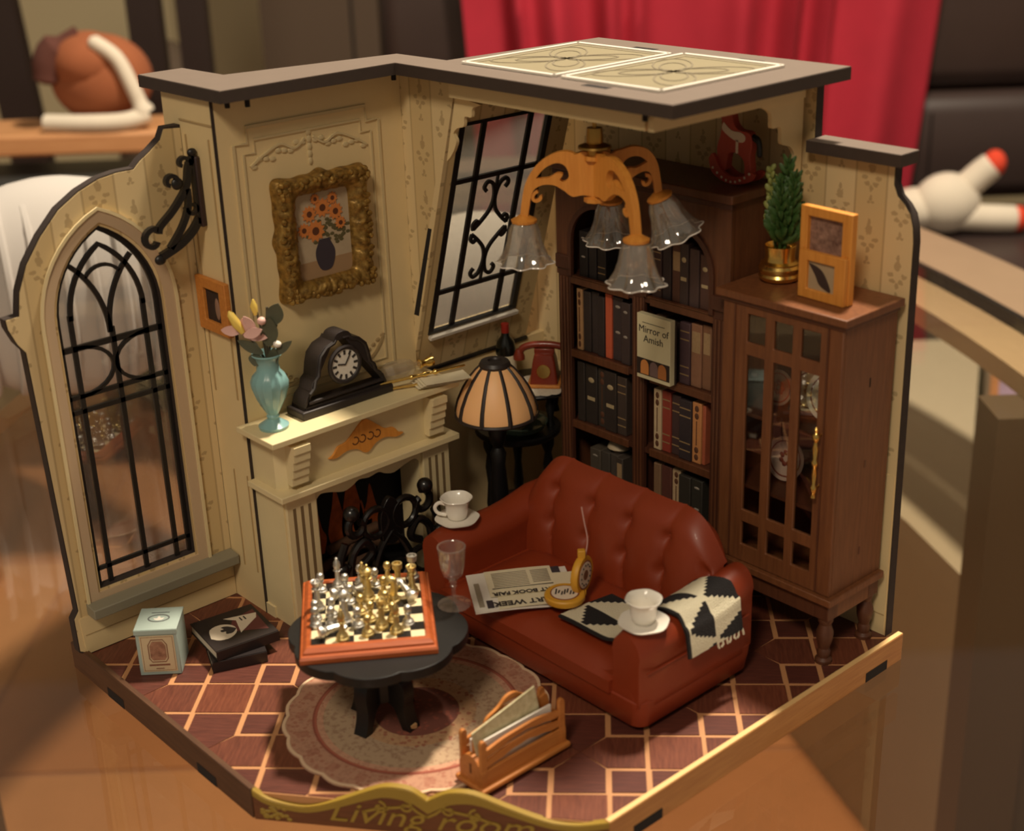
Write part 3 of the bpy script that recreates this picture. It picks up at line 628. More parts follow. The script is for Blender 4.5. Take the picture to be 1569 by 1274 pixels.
books(0, 3, SH[3], L0+0.075, [(0.065, 0.205, (84, 74, 62), 'grey', 'white'), (0.05, 0.205, (74, 66, 58), 'dark grey', ''), (0.045, 0.205, (80, 70, 62), 'ash', ''), (0.04, 0.205, (72, 62, 54), 'soot', 'label')], 'fourth left shelf')
books(1, 3, SH[3], R0_+0.024, [(0.04, 0.25, (136, 104, 76), 'tan', ''), (0.055, 0.25, (96, 56, 46), 'maroon', ''), (0.045, 0.25, (196, 166, 128), 'cream', 'orn'), (0.065, 0.24, (56, 50, 42), 'black', ''), (0.06, 0.24, (52, 48, 40), 'dark', 'white')], 'fourth right shelf')
for zz in (0,): pass
shl = obj('seashell', MB().lathe([(0.001, 0.0), (0.035, 0.004), (0.055, 0.02), (0.045, 0.045), (0.02, 0.06), (0.001, 0.065)], 14, mod=lambda a, z: 1+0.12*math.sin(7*a)), mat('shell', rgb(188, 170, 140), 0.6), loc=(0.60+L0+0.20, -0.20, SH[3]+0.207))
tag(shl, 'pale shell-like ornament lying on the grey books', 'ornament')
# standing front-cover book
fbk = thing('display_book', 'cream covered book titled in black, propped on the second right shelf', 'book', (0.60+R0_-0.02+0.10, -0.322, SH[1]+0.002), 0.0, None)
obj('cover', MB().box(-0.09, -0.004, 0, 0.09, 0.024, 0.275), mat('cover_cream', rgb(216, 206, 168), 0.6), fbk, bev=0.002)
obj('picture_strip', MB().box(-0.088, -0.0055, 0.018, 0.088, -0.004, 0.088), mat('cover_dark', rgb(46, 32, 26), 0.7), fbk)
for x, c in ((-0.045, (214, 140, 74)), (0.005, (120, 96, 92)), (0.05, (176, 110, 56))): obj('cover_figure', MB().prism(cat2([(x-0.022, 0.022), (x-0.02, 0.07), (x, 0.084), (x+0.02, 0.068), (x+0.022, 0.022)], 4), 'y', -0.0065, -0.0055), mat('fig_%d' % c[0], rgb(*c), 0.7), fbk)
fm = lambda z: frame_mtx((0.0, -0.0045, z), (1, 0, 0), (0, 0, 1))
text('title', 'Mirror of', 0.042, INK, fbk, fm(0.200), 0.0006); text('title', 'Amish', 0.042, INK, fbk, fm(0.160), 0.0006)
obj('cover_rule', MB().box(-0.06, -0.005, 0.240, 0.06, -0.004, 0.242), INK, fbk)
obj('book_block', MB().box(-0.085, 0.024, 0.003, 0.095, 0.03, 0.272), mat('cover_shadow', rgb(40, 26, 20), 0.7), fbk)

# ------------------------------------------------------------------ glazed cabinet
cb = thing('display_cabinet', 'brown glazed cabinet on legs with gold handle beside the bookcase', 'cabinet', (1.575, -0.352, 0))
WC, DC = 0.54, 0.318    # width, depth; local y=0 front
CAB = wood('cabinet_brown', (126, 78, 46), (102, 60, 35), 0.42, axis=2); CABD = wood('cabinet_dark', (98, 58, 36), (80, 44, 28), 0.45, axis=2)
z0, z1 = 0.30, 1.375
for x in (0.0, WC-0.02): obj('side_panel', MB().box(x, 0.012, z0, x+0.02, DC, z1), CAB, cb)
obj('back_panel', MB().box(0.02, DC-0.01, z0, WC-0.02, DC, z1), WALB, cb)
obj('top_board', MB().box(-0.022, -0.026, z1, WC+0.024, DC+0.006, z1+0.030), CAB, cb, bev=0.004)
obj('top_moulding', MB().box(-0.008, -0.012, z1-0.018, WC+0.010, DC, z1), CABD, cb, bev=0.003)
obj('bottom_board', MB().box(-0.02, -0.024, z0-0.030, WC+0.022, DC+0.004, z0), CAB, cb, bev=0.004)
obj('apron', MB().box(0.0, 0.0, z0-0.105, WC, 0.016, z0-0.030), CABD, cb); obj('apron', MB().box(WC-0.016, 0.0, z0-0.105, WC, DC, z0-0.030), CAB, cb)
for z in (0.62, 0.92): obj('shelf', MB().box(0.02, 0.03, z-0.014, WC-0.02, DC-0.01, z), CABD, cb)
legp = [(0.030, 0.0), (0.030, 0.012), (0.020, 0.022), (0.024, 0.045), (0.018, 0.060), (0.028, 0.10), (0.030, 0.13), (0.020, 0.165), (0.026, 0.180), (0.026, 0.195)]
for x in (0.03, WC-0.03):
    for y in (0.03, DC-0.03):
        lg = obj('leg', MB().lathe([(r*1.12, z) for r, z in legp], 14, (x, y, 0)), CABD, cb)
        obj('leg_block', MB().cbox((x, y, 0.232), (0.063, 0.063, 0.0745)), CABD, lg, bev=0.003)
dr = obj('door', MB().prism([(0.0, z0+0.002), (WC, z0+0.002), (WC, z1-0.018), (0, z1-0.018)], 'y', -0.004, 0.012,
    [[(a, b), (c, b), (c, d), (a, d)] for a, c in ((0.115, 0.198), (0.238, 0.322), (0.360, 0.444)) for b, d in ((0.375, 0.475), (0.525, 1.165), (1.215, 1.325))]), CAB, cb, bev=0.003)
for x in (0.058, WC-0.062): obj('door_bead', MB().box(x-0.004, -0.008, z0+0.01, x+0.004, -0.003, z1-0.02), CABD, dr)
for a, c in ((0.115, 0.198), (0.238, 0.322), (0.360, 0.444)):
    for b, d in ((0.375, 0.475), (0.525, 1.165), (1.215, 1.325)): obj('glass_pane', MB().box(a-0.004, 0.004, b-0.004, c+0.004, 0.006, d+0.004), PANE, dr)
hd = obj('door_handle', MB().lathe([(0.004, 0.70), (0.010, 0.706), (0.007, 0.722), (0.012, 0.735), (0.012, 0.748), (0.006, 0.758), (0.010, 0.80), (0.007, 0.828), (0.012, 0.836), (0.012, 0.848), (0.007, 0.856), (0.011, 0.90), (0.006, 0.925), (0.013, 0.938), (0.013, 0.952), (0.006, 0.962), (0.009, 0.975), (0.003, 0.985)], 12, (0.468, -0.034, 0)), GOLD, dr, label='turned gold door handle')
for z in (0.742, 0.945): obj('handle_mount', MB().tube([(0.468, -0.004, z), (0.468, -0.034, z)], 0.005, 8), GOLD, hd)
obj('keyhole', MB().box(WC-0.0005, 0.17, 1.10, WC+0.001, 0.177, 1.135), DARKGAP, cb)
for z in (0.42, 0.78): obj('tab_mark', MB().box(WC-0.0005, 0.17, z, WC+0.001, 0.180, z+0.03), CABD, cb)
plp = [(0.001, 0.0), (0.55, 0.0), (0.62, 0.05), (1.0, 0.12), (1.0, 0.15), (0.6, 0.09), (0.5, 0.05), (0.001, 0.04)]
for k, (x, z, r, colr, nm) in enumerate([(0.375, 0.92, 0.098, (226, 214, 190), 'cream'), (0.27, 0.92, 0.086, (206, 172, 140), 'peach'), (0.19, 0.62, 0.088, (206, 176, 158), 'rose-rimmed'), (0.40, 0.62, 0.080, (186, 158, 150), 'dusky pink'), (0.14, 0.92, 0.07, (150, 132, 112), 'small grey')]):
    pt = thing('plate', '%s decorated plate standing behind the cabinet glass' % nm, 'plate', (1.575+x, -0.352+0.17+0.028*(k % 2), z+r+0.001), 0.0, 'plates in the glazed cabinet')
    AX = Matrix.Rotation(math.radians(78), 3, 'X')
    obj('dish', MB().lathe([(a*r, b*r) for a, b in plp], 28, axis=AX), mat('plate_%d' % colr[1], rgb(*colr), 0.3, coat=0.2), pt)
    obj('rim_band', MB().tube([tuple(AX @ Vector((0.8*r*math.cos(t), 0.8*r*math.sin(t), 0.115*r))) for t in [2*PI*n/24 for n in range(24)]], 0.003, 5, True), mat('plate_red', rgb(138, 66, 52), 0.5), pt)
    q = MB()
    for n in range(7): q.ell(tuple(AX @ Vector((0.26*r*math.cos(n*0.9), 0.26*r*math.sin(n*0.9), 0.06*r))), 0.012, 0.004, 0.012, 6, 4)
    obj('flower_print', q, mat('plate_red', rgb(138, 66, 52), 0.5), pt)

# ------------------------------------------------------------------ sofa
so = thing('sofa', 'russet red buttoned leather sofa facing the chess table', 'sofa', (1.335, -1.2, 0))
# local x -0.615..0.615, y 0 (front) .. 0.64 (back)
def rrect(x0, x1, y0, y1, r, n=6):
    out = []
    for cx, cy, a in ((x1-r, y1-r, 0), (x0+r, y1-r, 90), (x0+r, y0+r, 180), (x1-r, y0+r, 270)):
        out += [(cx+r*math.cos(math.radians(a+90*k/n)), cy+r*math.sin(math.radians(a+90*k/n))) for k in range(n+1)]
    return out
rings = []
for z, ins_ in ((0.012, 0.03), (0.03, 0.012), (0.10, 0.002), (0.135, 0.0), (0.14, 0.006), (0.148, 0.004), (0.20, 0.012)):
    rings.append([(x, y, z) for x, y in rrect(-0.612+ins_, 0.612-ins_, 0.0+ins_, 0.63-ins_, 0.05)])
obj('base', MB().ring_tube(rings), LEATHER, so)
def cushion(x0, x1, y0, y1, z0, z1, crown):
    def top(a, b):
        e = min(1.0, 6*min(a, 1-a)); g = min(1.0, 6*min(b, 1-b)); k = (1-(1-e)**2.2)*(1-(1-g)**2.2)
        return (x0+(x1-x0)*a, y0+(y1-y0)*b, z0+(z1-z0)*k+crown*math.sin(PI*a)*math.sin(PI*b)*0.5)
    return MB().slab(top, 40, 24, lambda a, b: Vector((0, 0, 0)) if False else Vector((0, 0, -0.05)))
obj('seat_cushion', cushion(-0.47, 0.47, -0.012, 0.50, 0.185, 0.232, 0.02), LEATHER, so)
# rolled arms: closed section in x-z swept front to back
def arm(sx):
    rings = []
    sec = []
    ox, cz, r = 0.535, 0.322, 0.083
    for a in range(0, 360, 20): sec.append((a, r))
    N = 9
    for k in range(N+1):
        t = k/N; y = 0.008 + 0.615*t
        sh = 1.0 if 0 < k < N else 0.80
        lift = 0.055*max(0, (t-0.55)/0.45)**1.5
        prof = []
        for j in range(28):
            a = 2*PI*j/28; x, z = math.cos(a), math.sin(a)
            px = ox + r*1.0*x; pz = cz + r*z
            if z < -0.15:                       # run the roll down into the upright side
                px = ox + r*0.93*(1 if x > 0 else -1)*min(1.0, abs(x)*3.2); pz = cz + r*-0.15 - (cz-0.10)*(-z-0.15)/0.85
            pz += lift*(pz > 0.2)
            prof.append((sx*(ox+(px-ox)*(sh if True else 1)), y, 0.23+(pz-0.23)*(0.93 if sh < 1 else 1)))
        rings.append(prof)
    return MB().ring_tube(rings)
for sx in (-1, 1):
    a = obj('arm', arm(sx), LEATHER, so, ang=60)
    obj('side_seam', MB().tube([(sx*(0.617), 0.03, 0.262), (sx*0.619, 0.30, 0.262), (sx*0.617, 0.58, 0.275)], 0.004, 6), LEATHER, a)
# buttoned back
XB = 0.505
def backf(a, b, front=True):
    x = -XB + 2*XB*a; t = b
    zt = 0.625 - 0.17*max(0, (abs(x)-0.33)/(XB-0.33))**2.2
    zz = 0.17 + (zt-0.17)*t
    lean = 0.455 + 0.075*t
    ch = 5.0; sx = (x/(2*XB)+0.5)*ch + 0.18*math.sin(PI*t)*(1 if x < 0 else 1)
    groove = abs(math.sin(PI*sx))**0.45
    d = 0.034*groove*(0.35+0.65*math.sin(PI*min(1, t*1.02)))
    for bz in (0.42, 0.72):
        for k in range(6):
            bx = (k-0.18*math.sin(PI*bz))/ch
            d -= 0.020*math.exp(-(((a-bx)*2*XB/0.028)**2+((t-bz)*0.45/0.028)**2))
    y = lean - d
    roll = max(0.0, (t-0.80)/0.20)
    y += 0.055*roll**2.4
    return Vector((x, y, zz - 0.004*roll))
def bth(a, b):
    p = backf(a, b); back = 0.62+0.01*b
    return Vector((0, back-p.y - 0.05*max(0, (b-0.85)/0.15)**2 - 0.03*(max(0, abs(a-.5)-0.42)/0.08), -0.025*max(0, (b-0.8)/0.2)))
bk = obj('backrest', MB().slab(lambda a, b: backf(a, b), 110, 40, bth), LEATHER, so, ang=75)
for bz in (0.42, 0.72):
    for k in range(1, 5):
        a = (k-0.18*math.sin(PI*bz))/5.0; p = backf(a, bz)
        obj('button', MB().ell((p.x, p.y-0.002, p.z), 0.011, 0.006, 0.011, 10, 6), LEATHER, bk)
for x in (-0.54, 0.54):
    for y in (0.07, 0.56): obj('foot', MB().lathe([(0.022, 0.0), (0.03, 0.014)], 10, (x, y, 0)), BLACK, so)

# ------------------------------------------------------------------ pedestal table
tb = thing('pedestal_table', 'black lobed pedestal table on curved feet standing on the rug', 'table', (1.20, -1.765, 0.008))
def lob(r, n=80): return [((r+0.022*abs(math.cos(4*t))**0.7*1.0)*math.cos(t), (r+0.022*abs(math.cos(4*t))**0.7)*math.sin(t)) for t in [2*PI*k/n for k in range(n)]]
obj('table_top', MB().prism(lob(0.300), 'z', 0.335, 0.372), SATIN, tb, bev=0.006)
obj('under_rim', MB().prism(lob(0.252), 'z', 0.305, 0.335), SATIN, tb)
obj('stem', MB().lathe([(0.085, 0.305), (0.05, 0.285), (0.042, 0.26), (0.042, 0.23), (0.055, 0.21), (0.062, 0.18), (0.062, 0.10), (0.04, 0.085), (0.001, 0.08)], 8), SATIN, tb, smooth=False)
for k in range(4):
    a = math.radians(13+90*k); ca, sa = math.cos(a), math.sin(a)
    pr = cat2([(0.03, 0.215), (0.075, 0.215), (0.112, 0.190), (0.124, 0.145), (0.118, 0.09), (0.126, 0.04), (0.142, 0.0)], 4) + cat2([(0.104, 0.0), (0.086, 0.045), (0.068, 0.082), (0.03, 0.10)], 4)
    m_ = MB().prism(pr, 'y', -0.028, 0.028); m_.v = [(x*ca-y*sa, x*sa+y*ca, z) for x, y, z in m_.v]
    lg = obj('leg', m_, SATIN, tb, bev=0.004)
    if k == 0: obj('worn_toe', MB().cbox((0.128*ca, 0.128*sa, 0.010), (0.026, 0.026, 0.018)), mat('bare_wood', rgb(190, 150, 104), 0.6), lg)

# ------------------------------------------------------------------ rug
def rugmat():
    m, t, b = newmat('rug_print'); v, x, y, z = t.obj()
    r = t.m('SQRT', t.m('ADD', t.m('MULTIPLY', x, x), t.m('MULTIPLY', y, y)))
    ang = t.m('ARCTAN2', y, x)
    ramp = t.node('ShaderNodeValToRGB'); t.l.new(t.m('DIVIDE', r, 0.52), ramp.inputs[0]); cr = ramp.color_ramp; cr.interpolation = 'CONSTANT'
    stops = [(0.0, (116, 66, 54)), (0.30, (180, 140, 102)), (0.42, (176, 148, 118)), (0.66, (192, 144, 116)), (0.705, (142, 78, 60)), (0.735, (178, 132, 106)), (0.915, (186, 146, 118)), (0.96, (170, 126, 98))]
    cr.elements[0].position = 0; cr.elements[0].color = rgb(*stops[0][1]); cr.elements[1].position = stops[1][0]; cr.elements[1].color = rgb(*stops[1][1])
    for p, c in stops[2:]:
        e = cr.elements.new(p); e.color = rgb(*c)
    vo = t.node('ShaderNodeTexVoronoi'); vo.inputs['Scale'].default_value = 40.0; t.l.new(v, vo.inputs['Vector'])
    n = t.noise(v, 55.0, 3.0, 0.6)
    spots = t.m('LESS_THAN', t.m('ADD', vo.outputs['Distance'], t.m('MULTIPLY', t.m('SUBTRACT', n, 0.5), 0.9)), 0.30)
    inner = t.m('LESS_THAN', r, 0.235); outer = t.m('GREATER_THAN', r, 0.355)
    k = t.m('MULTIPLY', spots, t.m('MAXIMUM', t.m('MULTIPLY', inner, 0.75), t.m('MULTIPLY', outer, 0.50)))
    # rosettes round the border
    pet = t.m('MULTIPLY', t.m('GREATER_THAN', t.m('COSINE', t.m('MULTIPLY', ang, 22.0)), 0.55), t.m('LESS_THAN', t.m('ABSOLUTE', t.m('SUBTRACT', r, 0.425)), 0.022))
    k = t.m('MAXIMUM', k, t.m('MULTIPLY', t.m('MULTIPLY', pet, n), 0.75))
    c = t.mix(k, ramp.outputs[0], rgb(146, 78, 60))
    c = t.mix(t.m('MULTIPLY', t.m('GREATER_THAN', n, 0.55), 0.22), c, rgb(120, 72, 56))
    gmask = t.m('MULTIPLY', t.m('MULTIPLY', t.m('GREATER_THAN', n, 0.57), t.m('GREATER_THAN', r, 0.21)), t.m('LESS_THAN', r, 0.345))
    c = t.mix(t.m('MULTIPLY', gmask, 0.40), c, rgb(138, 104, 80))
    t.l.new(c, b.inputs['Base Color']); b.inputs['Roughness'].default_value = 0.85
    return m
RUGM = rugmat()
rg = thing('round_rug', 'round rose and cream carpet with scalloped lace edge', 'rug', (1.25, -1.655, 0.0))
rp = [((0.482+0.013*abs(math.sin(11*t)))*math.cos(t), (0.482+0.013*abs(math.sin(11*t)))*math.sin(t)) for t in [2*PI*k/176 for k in range(176)]]
obj('rug_body', MB().prism(rp, 'z', 0.0006, 0.006), RUGM, rg)
obj('lace_edge', MB().stroke([(x*0.985, y*0.985, 0.0065) for x, y in rp], (0, 0, 1), 0.012, 0.003, True), mat('lace', rgb(216, 184, 150), 0.85), rg)
obj('woven_ring', MB().stroke([(0.372*math.cos(t), 0.372*math.sin(t), 0.0062) for t in [2*PI*k/80 for k in range(80)]], (0, 0, 1), 0.008, 0.002, True), mat('ring_red', rgb(164, 92, 72), 0.85), rg)
# ------------------------------------------------------------------ corner table, lamp, telephone, bottle
ct = thing('corner_table', 'black two-tier round table in the corner behind the lamp', 'table', (0.40, -0.36, 0))
obj('lower_tier', MB().lathe([(0.001, 0.475), (0.185, 0.475), (0.195, 0.485), (0.195, 0.50), (0.188, 0.508), (0.001, 0.508)], 32), SATIN, ct)
obj('upper_tier', MB().lathe([(0.001, 0.655), (0.165, 0.655), (0.178, 0.668), (0.17, 0.682), (0.001, 0.682)], 32, (0.0, 0.12, 0)), SATIN, ct)
for k in range(3):
    a = math.radians(-100+120*k); x, y = 0.15*math.cos(a), 0.15*math.sin(a)
    obj('leg', MB().lathe([(0.020, 0.0), (0.026, 0.03), (0.014, 0.06), (0.024, 0.16), (0.016, 0.26), (0.024, 0.34), (0.016, 0.40), (0.030, 0.44), (0.030, 0.475)], 12, (x, y, 0)), SATIN, ct)
obj('bottom_shelf', MB().lathe([(0.001, 0.10), (0.14, 0.10), (0.14, 0.12), (0.001, 0.12)], 24), mat('shelf_brown', rgb(66, 46, 36), 0.6), ct)
for x, y in ((-0.11, 0.14), (0.11, 0.10), (0.0, 0.235)): obj('riser', MB().lathe([(0.02, 0.508), (0.013, 0.54), (0.022, 0.60), (0.014, 0.64), (0.02, 0.655)], 10, (x, y, 0)), SATIN, ct)
ds = obj('glass_dish', MB().lathe([(0.001, 0.0), (0.05, 0.002), (0.11, 0.02), (0.125, 0.045), (0.118, 0.045), (0.10, 0.026), (0.001, 0.012)], 28), glassmat('green_glass', (0.55, 0.62, 0.56, 1), 0.08, 0.2, 0.25, rgb(110, 130, 118)), loc=(0.46, -0.40, 0.5085))
tag(ds, 'shallow greenish glass dish on the lower tier of the corner table', 'dish')
dl = obj('doily', MB().prism([((0.125+0.010*abs(math.sin(8*t)))*math.cos(t), (0.125+0.010*abs(math.sin(8*t)))*math.sin(t)) for t in [2*PI*k/96 for k in range(96)]], 'z', 0.0, 0.004), mat('doily_lace', rgb(214, 204, 184), 0.85, var=0.2, nscale=60), loc=(0.455, -0.255, 0.6822))
tag(dl, 'white lace doily under the red telephone', 'doily')
RED = mat('phone_red', rgb(128, 48, 30), 0.35, coat=0.2)
ph = thing('telephone', 'dark red old-fashioned telephone with gold dial on the doily', 'telephone', (0.455, -0.235, 0.6865), math.radians(40))
obj('base_plate', MB().box(-0.075, -0.07, 0.0, 0.075, 0.07, 0.016), HONEY, ph, bev=0.004)
obj('body', MB().ring_tube([rr for rr in [[(x, y, z) for x, y in rrect(-0.06*k, 0.06*k, -0.055*k, 0.055*k, 0.012)] for z, k in ((0.016, 1.05), (0.04, 1.0), (0.11, 0.86), (0.145, 0.72), (0.150, 0.6))]]), RED, ph)
obj('dial', MB().lathe([(0.001, 0.008), (0.030, 0.008), (0.034, 0.0), (0.001, 0.0)], 20, (0, -0.050, 0.075), axis=Matrix.Rotation(math.radians(78), 3, 'X')), GOLD, ph)
obj('cradle', MB().box(-0.045, -0.014, 0.145, 0.045, 0.014, 0.168), RED, ph, bev=0.004)
hs_ = obj('handset', MB().tube(cat2([(-0.115, 0, 0.135), (-0.095, 0, 0.168), (-0.04, 0, 0.184), (0.04, 0, 0.184), (0.095, 0, 0.168), (0.115, 0, 0.135)]), 0.016, 10), RED, ph)
for x in (-0.115, 0.115): obj('ear_cup', MB().lathe([(0.014, 0.03), (0.026, 0.0), (0.026, -0.016), (0.001, -0.016)], 14, (x, 0, 0.13)), RED, hs_)
wbt = thing('wine_bottle', 'dark wine bottle with red capsule and cream label behind the lamp', 'bottle', (0.285, -0.315, 0.6828))
obj('glass_body', MB().lathe([(0.001, 0.0), (0.042, 0.0), (0.046, 0.006), (0.046, 0.155), (0.040, 0.185), (0.020, 0.21), (0.016, 0.235), (0.016, 0.25), (0.001, 0.25)], 20), mat('bottle_black', rgb(18, 20, 16), 0.15, coat=0.3), wbt)
obj('label_band', MB().lathe([(0.0465, 0.05), (0.0472, 0.05), (0.0472, 0.125), (0.0465, 0.125)], 20), PAPER, wbt)
obj('label_crest', MB().ell((0.026, -0.040, 0.092), 0.012, 0.006, 0.016, 8, 6), INK, wbt)
obj('capsule', MB().lathe([(0.0175, 0.225), (0.0185, 0.228), (0.018, 0.268), (0.001, 0.270)], 16), mat('capsule_red', rgb(150, 40, 28), 0.4), wbt)

lp = thing('floor_lamp', 'floor lamp with orange panelled dome shade beside the fireplace', 'lamp', (0.560, -0.620, 0))
obj('lamp_base', MB().lathe([(0.001, 0.0), (0.085, 0.0), (0.09, 0.012), (0.075, 0.028), (0.05, 0.036), (0.026, 0.06), (0.022, 0.09)], 24), SATIN, lp)
obj('pole', MB().lathe([(0.022, 0.09), (0.030, 0.12), (0.020, 0.16), (0.036, 0.22), (0.040, 0.32), (0.030, 0.45), (0.036, 0.50), (0.022, 0.53), (0.034, 0.56), (0.040, 0.60), (0.028, 0.64), (0.020, 0.70), (0.014, 0.86), (0.014, 0.915)], 18), SATIN, lp)
SHADE = mat('shade_orange', rgb(255, 198, 140), 0.45, sub=0.2, spec=0.4)
prof = [(0.060, 0.905), (0.080, 0.885), (0.108, 0.850), (0.138, 0.800), (0.162, 0.745), (0.172, 0.705), (0.172, 0.685)]
LMP = 9
def shp(a, b):   # dome point, faceted slightly between ribs
    k = b*(len(prof)-1); i = min(int(k), len(prof)-2); f = k-i
    r = prof[i][0]+(prof[i+1][0]-prof[i][0])*f; z = prof[i][1]+(prof[i+1][1]-prof[i][1])*f
    return r*math.cos(a), r*math.sin(a), z
RIB = mat('shade_lead', rgb(46, 38, 36), 0.45)
for k in range(LMP):
    aa = math.radians(18)+2*PI*k/LMP; bb = aa+2*PI/LMP
    obj('shade_panel', MB().slab(lambda a, b: shp(aa+(bb-aa)*a, b), 6, 12, lambda a, b: Vector((-0.004*math.cos(aa+(bb-aa)*a), -0.004*math.sin(aa+(bb-aa)*a), -0.001))), SHADE, lp)
    obj('shade_rib', MB().tube([shp(aa, t/12) for t in range(13)], [0.007+0.004*t/12 for t in range(13)], 6), RIB, lp)
obj('shade_rim', MB().tube([shp(2*PI*k/40, 1.0) for k in range(40)], 0.009, 6, True), RIB, lp)
obj('shade_cap', MB().lathe([(0.064, 0.900), (0.068, 0.912), (0.060, 0.926), (0.030, 0.930), (0.026, 0.922), (0.001, 0.922)], 24), RIB, lp)

# ------------------------------------------------------------------ mantel things
VB = mat('vase_blue', rgb(132, 174, 174), 0.28, coat=0.2)
vs = thing('blue_vase', 'pale blue fluted vase on the left of the mantel', 'vase', (0.352, -1.592, 0.8605))
obj('body', MB().lathe([(0.001, 0.0), (0.058, 0.0), (0.060, 0.012), (0.040, 0.026), (0.022, 0.038), (0.026, 0.050), (0.022, 0.058), (0.034, 0.080), (0.056, 0.125), (0.070, 0.170), (0.072, 0.195), (0.062, 0.220), (0.046, 0.240), (0.042, 0.270), (0.048, 0.292), (0.060, 0.305), (0.058, 0.310), (0.044, 0.296), (0.036, 0.27), (0.001, 0.26)], 40, mod=lambda a, z: 1+(0.045*math.cos(14*a) if 0.07 < z < 0.225 else 0)), VB, vs)
fw = thing('magnolia_spray', 'pink and yellow flowers with grey-green leaves standing in the blue vase', 'flowers', (0.352, -1.592, 1.125))
PK = mat('petal_pink', rgb(222, 178, 168), 0.5); YL = mat('bud_yellow', rgb(232, 200, 96), 0.5); LF = mat('leaf_grey', rgb(86, 88, 68), 0.6, var=0.25, nscale=20); ST = mat('stem_dark', rgb(70, 64, 48), 0.6)
VIEWR = Vector((0.66, 0.75, 0)); 
def fpt(a, b, d=0.0): return tuple(VIEWR*a + Vector((0, 0, b)) + Vector((0.75, -0.66, 0))*d)   # spray spreads across the view
for a, b in ((-0.10, 0.16), (-0.02, 0.21), (0.05, 0.16), (0.02, 0.23), (0.09, 0.08)):
    obj('stem', MB().tube([(0, 0, 0), fpt(a*0.35, b*0.5), fpt(a, b)], 0.005, 6), ST, fw)
def petal(c, L, W_, dirv, m_, nm):
    d = Vector(dirv).normalized(); s_ = d.cross(Vector((0.75, -0.66, 0.25))).normalized(); n = s_.cross(d)
    def fn(a, b):
        w = W_*math.sin(PI*min(1, 0.06+b*0.94))**0.8; p = Vector(c)+d*L*b+s_*w*(a-0.5)*2+n*(0.02*(1-(2*a-1)**2)*-1*L*4*b*(1-b)); return p
    return obj(nm, MB().slab(fn, 6, 10, tuple(n*0.003)), m_, fw)
for k, (a, b, dx, dz, L) in enumerate([(-0.09, 0.135, -0.8, 0.15, 0.075), (-0.08, 0.13, 0.7, -0.1, 0.10), (-0.08, 0.14, 0.3, 0.9, 0.07), (-0.03, 0.14, -0.4, 0.8, 0.08), (-0.07, 0.13, 0.9, 0.35, 0.08)]):
    petal(fpt(a, b, 0.01*k), L, 0.020, fpt(dx, dz, 0.15), PK, 'petal')
obj('bud', MB().tube([fpt(-0.075, 0.14, 0.03), fpt(-0.095, 0.175, 0.03), fpt(-0.115, 0.215, 0.03), fpt(-0.12, 0.228, 0.03)], [0.010, 0.019, 0.014, 0.004], 10), YL, fw)
obj('bud', MB().tube([fpt(-0.025, 0.20), fpt(-0.03, 0.235), fpt(-0.03, 0.262)], [0.008, 0.015, 0.004], 10), YL, fw)
obj('bud', MB().ell(fpt(0.0, 0.185, 0.03), 0.018, 0.018, 0.016, 10, 8), PK, fw); obj('bud', MB().ell(fpt(0.05, 0.09, 0.03), 0.018, 0.016, 0.013, 10, 8), PAPERW, fw)
for a, b, dx, dz, L, W_ in ((0.035, 0.165, 0.35, 0.9, 0.095, 0.034), (0.015, 0.08, 0.15, 1.0, 0.12, 0.034), (-0.01, 0.05, -0.8, 0.55, 0.11, 0.020), (0.03, 0.04, 0.75, 0.6, 0.10, 0.016), (-0.03, 0.05, -0.2, -0.6, 0.05, 0.03), (0.02, 0.0, 0.2, 0.9, 0.08, 0.02)):
    petal(fpt(a, b, 0.02), L, W_, fpt(dx, dz, 0.1), LF, 'leaf')

CLK = mat('clock_black', rgb(44, 36, 34), 0.5, var=0.2, nscale=30)
ck = thing('mantel_clock', 'dark tambour mantel clock with white roman dial on the mantel', 'clock', (0.33, -1.255, 0.8605))
half = [(0.0, 0.300), (0.035, 0.298), (0.045, 0.285), (0.085, 0.272), (0.118, 0.240), (0.130, 0.200), (0.138, 0.155), (0.155, 0.140), (0.165, 0.105), (0.190, 0.085), (0.205, 0.045)]
outl = half + [(-a, b) for a, b in reversed(half[1:])]
outl = [(a, b) for a, b in outl]
obj('case', MB().prism([(0.205, 0.03), (-0.205, 0.03)] + [(-a, b) for a, b in reversed(half)] [:0] + list(reversed(outl)), 'x', -0.045, 0.045), CLK, ck, bev=0.006)
obj('plinth', MB().box(-0.058, -0.225, 0.0, 0.062, 0.225, 0.034), CLK, ck, bev=0.006)
obj('front_moulding', MB().tube([(0.045, a*0.9, 0.02+b*0.9) for a, b in outl], 0.008, 6), CLK, ck)
fc = obj('dial', MB().lathe([(0.001, 0.006), (0.066, 0.006), (0.068, 0.0), (0.001, 0.0)], 32, (0.046, 0, 0.178), axis=Matrix.Rotation(PI/2, 3, 'Y')), mat('dial_white', rgb(232, 226, 214), 0.4), ck)
obj('bezel', MB().tube([(0.050, 0.072*math.cos(t), 0.178+0.072*math.sin(t)) for t in [2*PI*k/36 for k in range(36)]], 0.010, 8, True), CLK, ck)
for k in range(12):
    t = k*PI/6; obj('hour_mark', MB().stroke([(0.0535, 0.042*math.cos(t), 0.178+0.042*math.sin(t)), (0.0535, 0.060*math.cos(t), 0.178+0.060*math.sin(t))], (1, 0, 0), 0.009, 0.002), INK, fc)
obj('hand', MB().stroke([(0.055, 0, 0.178), (0.055, 0.026, 0.218)], (1, 0, 0), 0.005, 0.002), INK, fc); obj('hand', MB().stroke([(0.055, 0, 0.178), (0.055, -0.036, 0.186)], (1, 0, 0), 0.006, 0.002), INK, fc)
